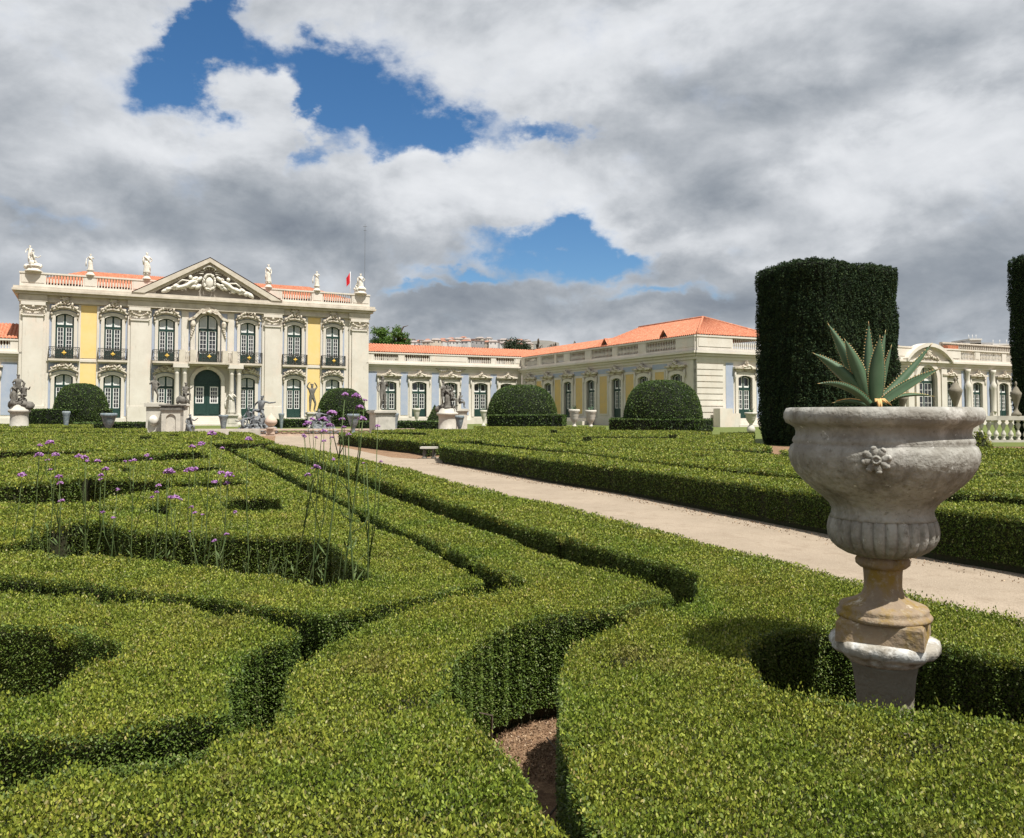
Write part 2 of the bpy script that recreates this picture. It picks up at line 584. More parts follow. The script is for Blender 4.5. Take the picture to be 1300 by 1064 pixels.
M_BOX = foliage('box_hedge_leaf', [(0.0, (0.072, 0.094, 0.012)), (0.35, (0.172, 0.197, 0.024)), (0.7, (0.285, 0.300, 0.038)), (0.88, (0.385, 0.38, 0.058)),
                                   (0.965, (0.36, 0.27, 0.10)), (1.0, (0.42, 0.39, 0.20))], (0.55, 0.76, 0.6), rough=0.55, spec=0.28, bigscale=1.6, brown=True)
M_BOX_SIDE = foliage('shaded_mature_box_leaf', [(0.0, (0.05, 0.08, 0.012)), (0.5, (0.095, 0.14, 0.018)), (0.9, (0.15, 0.19, 0.03)), (1.0, (0.28, 0.27, 0.12))], (0.7, 0.85, 0.8), 0.2)  # mature green, also darkened to put the shade of hedge sides into the colour
M_BOXD = foliage('dark_box_hedge_leaf', [(0.0, (0.035, 0.065, 0.012)), (0.5, (0.07, 0.11, 0.022)), (1.0, (0.13, 0.17, 0.04))], (0.7, 0.9, 0.8), bigscale=0.5)
M_YEW = foliage('dark_yew_needle', [(0.0, (0.012, 0.024, 0.011)), (0.6, (0.024, 0.046, 0.018)), (0.9, (0.048, 0.075, 0.026)), (1.0, (0.085, 0.11, 0.04))], (0.6, 0.75, 0.7), 0.08, 0.75, 0.8, spec=0.15)
M_TREE = foliage('tree_leaf', [(0.0, (0.05, 0.10, 0.015)), (0.6, (0.09, 0.17, 0.025)), (1.0, (0.17, 0.26, 0.05))], (0.7, 0.85, 0.7), 0.3)
M_PINE = foliage('dark_tree_leaf', [(0.0, (0.012, 0.025, 0.01)), (1.0, (0.04, 0.06, 0.02))], (0.7, 0.85, 0.7), 0.15)
M_CORE = mat('shaded_inner_twigs', (0.020, 0.028, 0.009), 0.95, 18, (0.032, 0.030, 0.015), (0.4, 0.62), 0.6, 30)  # near-black base: shade among the inner twigs is put into the colour
M_CORED = mat('dark_shaded_inner_twigs', (0.006, 0.010, 0.005), 0.95, 18, (0.009, 0.011, 0.006), (0.4, 0.62), 0.6, 30)  # darker version of the same painted-in twig shade
M_STEM = mat('verbena_stem', (0.05, 0.085, 0.022), 0.7, 12, (0.075, 0.10, 0.03), (0.4, 0.6))
M_FLOW = foliage('purple_verbena_floret', [(0.0, (0.16, 0.06, 0.19)), (0.6, (0.32, 0.14, 0.36)), (1.0, (0.52, 0.33, 0.55))], (0.9, 0.8, 0.9), 0.2, 0.7)

# ------------------------------------------------------------ leaf scattering
def leaf_arrays(tris, rho, size, depth, outward=0.75, hexa=False, asp=0.55, clump=None, flat=0.0, cull=False):
    """tris (n,3,3); rho leaves per m2 per triangle; size(n pts)->length.  Returns verts (N,k,3)"""
    tris = np.asarray(tris, float)
    e1 = tris[:, 1] - tris[:, 0]
    e2 = tris[:, 2] - tris[:, 0]
    nr = np.cross(e1, e2)
    ar = np.linalg.norm(nr, axis=1) / 2
    ok = ar > 1e-9
    tris, nr, ar, rho = tris[ok], nr[ok], ar[ok], rho[ok]
    nr = nr / (2 * ar[:, None])
    cnt = rng.poisson(ar * rho)
    idx = np.repeat(np.arange(len(tris)), cnt)
    n = len(idx)
    a, b = rng.random(n), rng.random(n)
    sw = a + b > 1
    a[sw], b[sw] = 1 - a[sw], 1 - b[sw]
    p = tris[idx, 0] + (tris[idx, 1] - tris[idx, 0]) * a[:, None] + (tris[idx, 2] - tris[idx, 0]) * b[:, None]
    if cull:                 # leave out leaves well outside the picture
        yy = np.maximum(p[:, 1], 0.05)
        keep = (np.abs(p[:, 0] / yy) < 0.85) & ((EYE - p[:, 2]) / yy < 0.60)
        p, idx = p[keep], idx[keep]
        n = len(idx)
    nn = nr[idx]
    d = np.linalg.norm(p - np.array([0, 0, EYE]), axis=1)
    L = size(d) * rng.uniform(0.65, 1.25, n)
    p = p + nn * (depth[0] + (depth[1] - depth[0]) * rng.random(n))[:, None] * np.minimum(1.0, 0.35 + L / 0.05)[:, None]
    if clump is not None:
        p = p + nn * clump(p)[:, None]
    r = rng.normal(size=(n, 3))
    r /= np.linalg.norm(r, axis=1)[:, None]
    ax = nn * outward + r
    ax /= np.linalg.norm(ax, axis=1)[:, None]
    r2 = rng.normal(size=(n, 3))
    if flat:                         # blades held level, as on the flank of a hedge
        r2 = r2 * (1 - flat) + np.array([0, 0, 1.0]) * flat * 1.6
    w = np.cross(ax, r2)
    w /= np.linalg.norm(w, axis=1)[:, None] + 1e-9
    h = ax * (L / 2)[:, None]
    w = w * (L * asp / 2)[:, None]
    if hexa:
        return np.stack([p - h, p - h * 0.35 + w * 0.9, p + h * 0.35 + w * 0.85, p + h, p + h * 0.35 - w * 0.85, p - h * 0.35 - w * 0.9], axis=1)
    return np.stack([p - h, p + w, p + h, p - w], axis=1)


def mesh_from(name, core_v, core_f, leaves, mats, parent=None, smooth_core=True, core_m=0, extra=None, side_leaves=()):
    """one mesh: core faces (any n-gon list, material 0) plus leaf polygons (material 1)"""
    cv = np.array(core_v, float).reshape(-1, 3)
    parts = [cv]
    tot = [len(f) for f in core_f]
    loops = [np.array([i for f in core_f for i in f], np.int64)]
    mi = [np.full(len(core_f), core_m, np.int32)]
    smooth = [np.full(len(core_f), smooth_core, bool)]
    base = len(cv)
    totals = [np.array(tot, np.int32)]
    if extra is not None:            # an MB with trunk shapes, material 2
        parts.append(np.array(extra.v, float).reshape(-1, 3))
        loops.append(np.array([base + i for f in extra.f for i in f], np.int64))
        totals.append(np.array([len(f) for f in extra.f], np.int32))
        mi.append(np.full(len(extra.f), 2, np.int32))
        smooth.append(np.ones(len(extra.f), bool))
        base += len(extra.v)
    for lv, lm in [(q, 1) for q in leaves] + [(q, 3) for q in side_leaves]:
        n, k = lv.shape[:2]
        if n == 0:
            continue
        parts.append(lv.reshape(-1, 3))
        loops.append(np.arange(base, base + n * k))
        totals.append(np.full(n, k, np.int32))
        mi.append(np.full(n, lm, np.int32))
        smooth.append(np.zeros(n, bool))
        base += n * k
    V = np.concatenate(parts)
    Lp = np.concatenate(loops).astype(np.int32)
    T = np.concatenate(totals)
    st = np.concatenate([[0], np.cumsum(T)[:-1]]).astype(np.int32)
    me = bpy.data.meshes.new(name)
    me.vertices.add(len(V))
    me.vertices.foreach_set('co', V.ravel().astype(np.float32))
    me.loops.add(len(Lp))
    me.loops.foreach_set('vertex_index', Lp)
    me.polygons.add(len(T))
    me.polygons.foreach_set('loop_start', st)
    for m_ in mats:
        me.materials.append(m_)
    me.polygons.foreach_set('material_index', np.concatenate(mi))
    me.update(calc_edges=True)
    me.polygons.foreach_set('use_smooth', np.concatenate(smooth))
    me.validate()
    o = bpy.data.objects.new(name, me)
    COL.objects.link(o)
    if parent:
        o.parent = parent
    return o


def wobble(p, amp, sc, ph=0.0):
    x, y = p[:, 0] * sc, p[:, 1] * sc
    return amp * (np.sin(x * 1.7 + y * 0.9 + ph) + np.sin(-x * 0.8 + y * 2.1 + 1.3 + ph) + 0.6 * np.sin(x * 4.1 + 0.5 + ph) * np.sin(y * 3.7 + ph)) / 2.6


def box_size(d):
    return np.clip(0.0026 * d, 0.0122, 0.078)


def resample(loop, kk=0.06):
    res = []
    n = len(loop)
    for i in range(n):
        a = np.array(loop[i], float)
        b = np.array(loop[(i + 1) % n], float)
        d = max(np.linalg.norm((a + b) / 2), 1.5)
        m = max(1, int(math.ceil(np.linalg.norm(b - a) / max(kk * d, 0.15))))
        for j in range(m):
            res.append(tuple(a + (b - a) * j / m))
    return res


def ragged(loop):
    A = np.array(loop)
    a = 0.012 * (np.sin(A[:, 0] * 9 + A[:, 1] * 4) + np.sin(A[:, 1] * 13 - A[:, 0] * 6 + 1) + np.sin(A[:, 0] * 3.1 + 2))
    b = 0.012 * (np.sin(A[:, 1] * 10 + A[:, 0] * 5 + 2) + np.sin(A[:, 0] * 14 - A[:, 1] * 7) + np.sin(A[:, 1] * 2.7))
    T_ = np.roll(A, -1, axis=0) - np.roll(A, 1, axis=0)
    T_ /= np.linalg.norm(T_, axis=1)[:, None] + 1e-9
    w = np.minimum(0.006 + 0.0024 * np.hypot(A[:, 0], A[:, 1]), 0.09)     # leaves reach a little beyond the face
    return [(float(x + p - t[1] * k_), float(y + q + t[0] * k_)) for (x, y), p, q, t, k_ in zip(loop, a, b, T_, w)]


def smooth_loop(loop, it=1):
    for _ in range(it):
        out = []
        n = len(loop)
        for i in range(n):
            a, b = loop[i], loop[(i + 1) % n]
            out.append((a[0] * .75 + b[0] * .25, a[1] * .75 + b[1] * .25))
            out.append((a[0] * .25 + b[0] * .75, a[1] * .25 + b[1] * .75))
        loop = out
    return loop


HEDGE_H = 0.56


def hedge(label, outline, holes=(), H=HEDGE_H, group='clipped box hedges of the parterre', cover=2.1, name='box_hedge',
          mats=None, trunks=False, smooth=0, pixel=True, size=box_size):
    mats = mats or [M_CORE, M_BOX, M_BARK, M_BOX_SIDE]
    cv = (lambda lp: [P(a, b, H) for a, b in lp]) if pixel else (lambda lp: list(lp))
    out = cv(outline)
    hs = [cv(h) for h in holes]
    if smooth:
        out = smooth_loop(out, smooth)
        hs = [smooth_loop(h, smooth) for h in hs]
    if area2(out) < 0:
        out = out[::-1]
    out = ragged(resample(out))
    hs = [ragged(resample(h if area2(h) < 0 else h[::-1])) for h in hs]
    A = np.array(out)
    # polar grid of interior points
    rmin, rmax = np.hypot(A[:, 0], A[:, 1]).min(), np.hypot(A[:, 0], A[:, 1]).max()
    pts = []
    r = max(rmin, 1.0)
    while r < rmax:
        st = 0.06 if r < 30 else 0.09
        an = np.arange(-0.95, 0.95, st) + rng.uniform(-.3, .3) * st
        pts.append(np.stack([np.sin(an) * r, np.cos(an) * r], 1))
        r *= 1 + st
    ex = np.zeros((0, 2))
    if pts:
        ex = np.concatenate(pts)
        k = inside(ex, out)
        for h in hs:
            k &= ~inside(ex, h)
        ex = ex[k]
        if len(ex):       # keep away from borders
            B = np.concatenate([A] + [np.array(h) for h in hs])
            dm = np.array([np.min(np.hypot(*(B - e).T)) for e in ex])
            ex = ex[dm > 0.03 * np.hypot(ex[:, 0], ex[:, 1])]
    v2, T = poly_tri(out, hs, ex)
    V2 = np.array(v2)
    R = np.hypot(V2[:, 0], V2[:, 1])
    g = rise_np(R)
    z = H + g + wobble(V2, 0.026, 1.3)
    top = np.column_stack([V2, z])
    inset = {}
    for lp in [out] + hs:
        n = len(lp)
        for i in range(n):
            tx, ty = lp[(i + 1) % n][0] - lp[i - 1][0], lp[(i + 1) % n][1] - lp[i - 1][1]
            q = math.hypot(tx, ty) + 1e-9
            inset[(round(lp[i][0], 3), round(lp[i][1], 3))] = (-ty / q * 0.085, tx / q * 0.085)
    off = np.array([inset.get((round(x, 3), round(y, 3)), (0.0, 0.0)) for x, y in v2])
    core_v = np.column_stack([V2 + off, z - 0.075]).tolist()
    core_f = [tuple(t) for t in T]
    tri_top = top[np.array(T)]
    # walls: two bands, lower one bare towards the ground
    tw, hb = [], []
    for lp in [out] + hs:
        n = len(lp)
        b = len(core_v)
        levels = (0.0, 0.5, 1.0)
        outer = []
        for i, (x, y) in enumerate(lp):
            x0, y0 = lp[i - 1]
            x1, y1 = lp[(i + 1) % n]
            tx, ty = x1 - x0, y1 - y0
            q = math.hypot(tx, ty) + 1e-9
            ix, iy = -ty / q * 0.075, tx / q * 0.075      # inwards (solid lies to the left)
            g0 = rise(math.hypot(x, y))
            zt = H + g0 + float(wobble(np.array([[x, y]]), 0.026, 1.3)[0])
            outer.append((x, y, g0, zt))
            for lv in levels:
                core_v.append((x + ix, y + iy, (g0 - 0.02 if lv == 0 else g0 + (zt - g0 - 0.065) * lv)))
        m = len(levels)
        for i in range(n):
            j = (i + 1) % n
            for q in range(m - 1):
                core_f.append((b + i * m + q, b + j * m + q, b + j * m + q + 1, b + i * m + q + 1))
            (xa, ya, ga, za), (xb, yb, gb, zb) = outer[i], outer[j]
            lo = 0.14
            a0, a1 = (xa, ya, ga + (za - ga) * lo), (xb, yb, gb + (zb - gb) * lo)
            b1, b0 = (xb, yb, zb), (xa, ya, za)
            tw.append([a0, a1, b1])
            tw.append([a0, b1, b0])
    tw = np.array(tw)

    def dens(tr):
        c = tr.mean(axis=1)
        d = np.linalg.norm(c - np.array([0, 0, EYE]), axis=1)
        s = size(d)
        return cover * np.clip((9.0 / d) ** 0.6, 0.3, 1.0) / (s * s * 0.30)
    leaves = []
    side_leaves = []
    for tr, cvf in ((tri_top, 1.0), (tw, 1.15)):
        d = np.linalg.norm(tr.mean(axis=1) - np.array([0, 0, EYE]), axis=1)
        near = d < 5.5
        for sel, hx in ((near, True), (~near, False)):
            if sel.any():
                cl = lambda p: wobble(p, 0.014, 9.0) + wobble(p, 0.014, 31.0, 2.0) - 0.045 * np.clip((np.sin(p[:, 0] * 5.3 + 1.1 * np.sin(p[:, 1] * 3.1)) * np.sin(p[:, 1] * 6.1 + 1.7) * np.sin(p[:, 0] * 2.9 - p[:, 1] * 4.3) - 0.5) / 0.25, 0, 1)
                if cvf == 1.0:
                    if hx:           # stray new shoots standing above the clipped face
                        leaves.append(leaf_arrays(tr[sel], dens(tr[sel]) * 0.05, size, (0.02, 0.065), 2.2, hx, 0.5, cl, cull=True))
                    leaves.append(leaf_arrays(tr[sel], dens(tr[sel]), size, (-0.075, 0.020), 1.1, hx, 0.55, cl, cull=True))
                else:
                    side_leaves.append(leaf_arrays(tr[sel], dens(tr[sel]) * cvf, size, (-0.075, 0.004), 0.9, hx, 0.55, cl, flat=0.8, cull=True))
    ext = None
    if trunks:
        ext = MB()
        for lp in [out] + hs:
            for i in range(0, len(lp), 2):
                x, y = lp[i]
                if math.hypot(x, y) < 4:
                    for _ in range(1):
                        a, b_ = random.uniform(-.05, .05), random.uniform(-.05, .05)
                        ext.tube([(x + a, y + b_, 0), (x + a + random.uniform(-.03, .03), y + b_ + random.uniform(-.03, .03), 0.2),
                                  (x + a + random.uniform(-.08, .08), y + b_ + random.uniform(-.08, .08), 0.24)], [0.008, 0.006, 0.003], 5)
    o = mesh_from(name, core_v, core_f, leaves, mats, extra=ext, side_leaves=side_leaves)
    return tag(o, label, 'hedge', group)


def leafy(name, shape_v, shape_f, mats, size, cover, depth=(-0.06, 0.05), outward=0.9, parent=None, clump=None, asp=0.55):
    V = np.array(shape_v, float)
    tr = []
    for f in shape_f:
        for k in range(1, len(f) - 1):
            tr.append([V[f[0]], V[f[k]], V[f[k + 1]]])
    tr = np.array(tr)
    rho = np.full(len(tr), cover / (size * size * 0.30))
    lv = leaf_arrays(tr, rho, lambda d: np.full(d.shape, size), depth, outward, False, asp, clump)
    return mesh_from(name, shape_v, shape_f, [lv], mats, parent)

# ------------------------------------------------------------ ground, path
def ground_sheet():
    vs, fs = [], []
    rad = [0.0] + [0.6 * 1.16 ** i for i in range(58)]
    seg = 96
    vs.append((0, 0, 0))
    for r in rad[1:]:
        for k in range(seg):
            a = 2 * math.pi * k / seg
            x, y = math.sin(a) * r, math.cos(a) * r
            vs.append((x, y, rise(r)))
    n = len(rad) - 1
    for k in range(seg):
        k2 = (k + 1) % seg
        fs.append((0, 1 + k2, 1 + k))
        for j in range(n - 1):
            b = 1 + j * seg
            fs.append((b + k, b + k2, b + seg + k2, b + seg + k))
    mb = MB()
    mb.add(vs, fs, 0, True)
    tag(mb.build('ground', M_SOIL), None, kind='structure')


def sheet(name, loop, m, dz=0.006, kk=0.06):
    lp = resample(loop, kk)
    A = np.array(lp)
    pts = []
    r = max(np.hypot(A[:, 0], A[:, 1]).min(), 1.5)
    rmax = np.hypot(A[:, 0], A[:, 1]).max()
    while r < rmax:
        an = np.arange(-1.2, 1.2, kk)
        pts.append(np.stack([np.sin(an) * r, np.cos(an) * r], 1))
        r *= 1 + kk
    ex = np.concatenate(pts)
    ex = ex[inside(ex, lp)]
    v2, T = poly_tri(lp, (), ex)
    mb = MB()
    mb.add([(x, y, rise(math.hypot(x, y)) + dz) for x, y in v2], T, 0, True)
    return tag(mb.build(name, m), None, kind='structure')


ground_sheet()
D_RIGHT = [(349, 563.5), (400, 570), (469, 585), (530, 599), (594, 616), (649, 628), (704.6, 639), (760, 652), (870, 680), (966, 704), (1090, 737), (1157, 751.5), (1300, 781), (1440, 812)]
F_FRONT = [(556, 566), (598, 570.5), (694, 582), (809, 594), (905, 607), (1040, 624), (1184, 645.5), (1243, 651.5), (1300, 658), (1420, 674)]
pl = [P(a, b, HEDGE_H) for a, b in D_RIGHT]
pr = [P(a, b, 0.58) for a, b in F_FRONT][::-1]
path_loop = [(x - 0.15 * 0.9, y - 0.15 * 0.38) for x, y in pl][::-1] + [P(350, 553.2), P(432, 553.2), P(428, 566), P(497, 581), P(530, 583), P(640, 571), P(660, 573), P(575, 588)]
path_loop += [(x + 0.3, y + 0.12) for x, y in pr[::-1]]
sheet('path', path_loop, M_PATH)
sheet('lawn', [P(-250, 546.6), P(200, 546.6), P(420, 549.5), P(700, 549), P(860, 549), P(930, 563), P(1000, 567), P(1500, 567), P(1700, 548), (85, 150), (-110, 150), (-110, 60)], M_LAWN, 0.010, 0.08)

# ------------------------------------------------------------ hedges, nearest first (outlines of their tops)
hedge('broad near hedge curving from the bottom left corner up to a sharp tip',
      [(200, 954), (278, 940), (317, 935), (346, 933), (356, 901), (371, 857), (381, 840), (403, 827.5), (444, 803), (500, 779), (556, 759), (618, 753),
       (664, 744), (669, 740), (643, 730), (620, 720.6), (588, 705.6), (520, 676), (485, 662), (451, 646), (418.5, 627.7), (391, 614), (358.5, 597.7), (324, 584), (297, 571),
       (331, 567.7), (363, 581.5), (400, 593), (441.5, 607), (485, 626.5), (522, 642), (624, 680), (715, 710), (796, 736), (860, 762),
       (837, 768.7), (776, 776), (738, 775), (688, 783), (660, 790), (628, 799), (605, 812), (584.6, 830), (575, 846), (573, 864), (578, 874), (592, 906), (610, 928), (630, 949), (650, 974),
       (700, 1030), (730, 1090), (750, 1140), (-120, 1140), (-120, 1030), (40, 992), (100, 975), (150, 965)], trunks=True)
hedge('scroll hedge curling around the large stone urn and running up beside the sand path',
      [(888, 733), (847, 715.4), (766, 695), (644, 662), (522, 621.5), (474, 607), (427.7, 592), (395, 582.7), (358.5, 569), (335, 566)] + D_RIGHT +
      [(1440, 1140), (900, 1140), (790, 1120), (740, 1040), (712, 960), (699, 880), (701.5, 845), (727.7, 813.5), (775, 792), (820, 778), (856, 771), (882.5, 766)],
      [[(962, 832), (966, 850), (985, 871), (1014, 882.7), (1061.5, 890), (1100, 897), (1152, 906.5), (1204.6, 913.7), (1252, 918), (1300, 922), (1360, 915), (1390, 890), (1370, 862),
        (1300, 844.5), (1252, 835), (1185, 821), (1161, 816), (1100, 800), (1052, 797), (990, 799), (966, 809), (956.6, 821)]], trunks=True)
hedge('near left hedge with a dark scooped bay, ending in a corner with bare trunks',
      [(383, 805), (359, 797), (322, 788), (273, 780), (231, 772), (161.5, 763), (104, 756), (46, 752), (-10, 748), (-120, 738), (-120, 790), (0, 792),
       (57.7, 799), (92, 806), (138.5, 815), (158, 822), (147.7, 830), (120, 839), (104, 849.6), (87.7, 862), (46, 876), (0, 880), (-120, 880), (-120, 925), (0, 931), (60, 935), (120, 935), (173, 925), (216, 916),
       (294, 913), (290, 901), (293, 881), (305, 857), (322, 836), (346.6, 821), (371, 815)], trunks=True)
hedge('wide left parterre hedge pierced by curved flower beds with purple verbena',
      [(616.5, 740), (597.7, 744.5), (575, 749), (537.6, 757), (500, 764), (468.7, 771), (420, 786), (408, 788), (390.6, 783), (346.6, 775), (297.7, 767.6), (249, 760), (200, 753), (138.5, 744.6),
       (104, 740), (46, 735), (0, 732), (-120, 722), (-120, 583), (0, 582), (37, 579.5), (103, 576.5), (114, 574.5), (170, 572), (200, 570.5), (240, 570), (276, 569), (294, 574.6), (328.5, 593), (363, 610.4), (395, 625.4), (423, 637), (462, 659), (520, 685.4), (575, 715)],
      [[(-60, 692), (0, 687.7), (18.5, 686), (48, 677), (64.6, 662), (92, 660), (129, 663.7), (166, 674), (240, 676), (302, 677.7), (380, 677.7), (415, 684), (432, 701.5), (466.7, 723), (475, 732), (458, 736),
        (402, 742.6), (367, 731.8), (302.5, 725), (216, 716.6), (164, 710), (86, 701.5), (0, 695), (-60, 694)],
       [(-100, 616), (0, 613.8), (55, 611), (88.6, 608), (110.8, 602.8), (129, 607.4), (184.6, 608.3), (240, 608.5), (300.8, 607), (313, 612), (307.7, 616), (266, 618.5), (220, 619.6), (203, 623), (157, 626.8),
        (129, 634), (118, 638.8), (92, 639.7), (46, 640.6), (0, 637.8), (-100, 636)],
       [(99.7, 584.5), (133, 581.5), (166, 578.8), (203, 575), (220, 573), (250, 572.3), (265, 578), (261.5, 582.7), (220, 583.8), (203, 584.5), (157, 587.5), (129, 589.5), (103, 588)],
       [(212, 594), (220, 592), (243, 589.6), (273, 589.6), (287, 594.5), (266, 597.7), (220, 596.8)],
       [(282, 641.5), (287, 635), (301, 630), (335, 627.7), (352, 634), (358, 645.5), (331, 648.5), (303, 646.5)],
       [(184.6, 646), (190, 641), (207, 637), (212, 641), (207, 646), (219, 653), (213, 656), (195, 651)],
       [(107, 647.5), (120, 645.5), (160, 645), (178, 646), (160, 648.5), (125, 649)],
       [(-100, 601), (0, 600.5), (40, 600.5), (66, 597.5), (78, 594), (62, 591), (52, 593), (66, 596), (30, 599), (-100, 598)],
       [(150, 594.5), (156, 591), (162, 594), (170, 599), (163, 600)]])

GROOVES = 'low clipped hedges far across the parterre'


def band(label, L, x0, x1, yt, yb, tilt=0.0, rag=1.2, cat_group=GROOVES, H=HEDGE_H):
    """far hedge row between two grooves"""
    n = max(4, int((x1 - x0) / 60))
    top = [(x0 + (x1 - x0) * i / n, yt + tilt * i / n + random.uniform(-.3, .3) * rag * .6) for i in range(n + 1)]
    bot = [(x0 + (x1 - x0) * i / n + L, yb + tilt * i / n + random.uniform(-.3, .3) * rag * .6) for i in range(n + 1)]
    return hedge(label, top + bot[::-1], H=H, group=cat_group)


band('low far hedge row just behind the left flower beds', 4, -100, 272, 567.6, 573.0, -4)
band('thin far hedge row, fourth behind the left flower beds', 4, -100, 236, 561.8, 565.6, 0)
band('thin far hedge row, third from the far left lawn', 0, -110, 276, 557.4, 560.4, 1.0)
band('thin far hedge row, second from the far left lawn', 0, -110, 180, 553.4, 556.0, 0.6)
band('thin far hedge row nearest the far left lawn', 0, -110, 200, 548.6, 551.9, 0.8)
hedge('small wedge of far hedge in front of the round fountain pedestal', [(190, 549), (205, 548), (262, 548), (285, 556.5), (250, 556.8), (222, 556), (190, 555.5)],
      [[(211, 552), (218, 549.8), (224, 550.5), (226, 553.5), (216, 554.2)]], group=GROOVES)
hedge('far corner hedge ending at the sand path before the lattice parapet', [(290, 548), (322, 549.5), (352, 561.2), (300, 561.6), (244, 561.8), (240, 558.6), (292, 558)], group=GROOVES)
hedge('tongue shaped far hedge between two dark diagonal grooves', [(266, 548.2), (280, 548.3), (306, 558.0), (292, 557.6)], group=GROOVES)

hedge('long high hedge lining the right side of the sand path',
      F_FRONT + [(1420, 655), (1300, 642), (1250, 637), (1140, 633), (1100, 621), (1013, 608.5), (963, 604), (886, 596), (809, 586.5), (732, 576.5), (628, 567), (600, 563.5), (562, 561.5), (555, 563)], H=0.58)
hedge('wide right parterre hedge with narrow dark wedges, behind the long path hedge',
      [(610, 561), (640, 564), (732, 572.5), (809, 581.5), (886, 589.5), (963, 596.5), (1013, 601.5), (1100, 611), (1140, 622), (1250, 625), (1300, 628), (1420, 640), (1420, 604), (1300, 604), (1235, 605), (1180, 601), (1100, 592), (1020, 583), (975, 575.5),
       (940, 573), (915, 571), (886, 572.5), (800, 570), (760, 568), (736, 566.8), (720, 563.5), (700, 561), (640, 558.5)],
      [[(855, 575.5), (880, 575), (905, 577), (915, 580), (890, 580.5)]], group=GROOVES)
hedge('right parterre hedge row passing behind the large urn at knee height',
      [(1300, 600), (1240, 601), (1140, 597), (1100, 588), (1030, 580), (985, 572.5), (1060, 571), (1140, 574), (1200, 580), (1250, 586), (1300, 589), (1420, 594), (1420, 602)], group=GROOVES)
hedge('short strip of clipped hedge right of the urn below the garden balustrade', [(1180, 573), (1240, 578.5), (1300, 580), (1420, 582), (1420, 589), (1300, 586), (1235, 584), (1175, 577)], group=GROOVES)
hedge('farthest strip of clipped hedge right of the urn, at the foot of the garden balustrade', [(1150, 567), (1240, 568.5), (1300, 569), (1420, 570), (1420, 578), (1300, 576), (1240, 574.5), (1160, 571)], group=GROOVES)
hedge('tapering far hedge over the wedge shaped groove right of centre', [(745, 565.4), (800, 567.5), (886, 569.8), (925, 568.8), (960, 570.5), (985, 568), (960, 562.6), (870, 562), (800, 561), (740, 560.6), (716, 561)], group=GROOVES)
hedge('block hedge at the end of the sand path, left of the stone bench',
      [(427, 550), (455, 553), (483, 555.5), (520, 558.5), (543, 561.5), (575, 559), (606, 557.6), (560, 553.5), (520, 551.5), (470, 550.2), (432, 549)], group=GROOVES)
band('far right hedge row level with the stone bench', 0, 560, 742, 553.9, 557.2, 1.6)
band('far right hedge row ahead of the tall yew block', 0, 750, 958, 556.4, 560.6, 0.8)
band('far right hedge row, second in front of the shaded wing', 0, 540, 850, 549.4, 552.2, 1.0)
band('far right hedge row closest to the shaded wing', 0, 470, 700, 544.6, 547.8, 0.6)
band('far right hedge row in front of the large clipped dome', 0, 706, 905, 545.6, 548.6, 1.4)
band('far right hedge strip leading to the yew block', 0, 857, 958, 551.2, 555.4, 1.0)
band('hedge strip on the far left lawn, nearest the palace but one', 0, -110, 188, 543.4, 547.0, 0.6)
band('hedge strip on the far left lawn closest to the palace', 0, -110, 120, 538.6, 541.4, 0.4)
band('far hedge strip between the two big domes, close to the shaded wing', 0, 600, 770, 541.2, 544.2, 0.4)
band('short far hedge strip left of the yew, near the entrance steps', 0, 912, 960, 549.0, 551.0, 0.2)

# ------------------------------------------------------------ palace
PHI = math.radians(27)
TX, NX = Vector((math.cos(PHI), math.sin(PHI), 0)), Vector((-math.sin(PHI), math.cos(PHI), 0))
O0 = Vector((-48, 80, 0))
CC = O0 + TX * 55.34
NN = CC - NX * 33.98
rd = random.Random(5)


def arch(cx, w, z0, z1, rise_, n=8):
    """opening outline, segmental or pointed top, counter-clockwise"""
    pts = [(cx - w / 2, z0), (cx + w / 2, z0)]
    zs = z1 - rise_
    if rise_ >= w / 2 - 0.01:
        for i in range(n + 1):
            a = math.pi * i / n
            pts.append((cx + w / 2 * math.cos(a), zs + rise_ * math.sin(a)))
    else:
        R = (w * w / 4 + rise_ * rise_) / (2 * rise_)
        a0 = math.asin(w / 2 / R)
        for i in range(n + 1):
            a = a0 - 2 * a0 * i / n
            pts.append((cx + R * math.sin(a), z1 - R + R * math.cos(a)))
    return pts


def arc_top(w, z1, rise_, n=10, cx=0):
    return arch(cx, w, 0, z1, rise_, n)[2:]


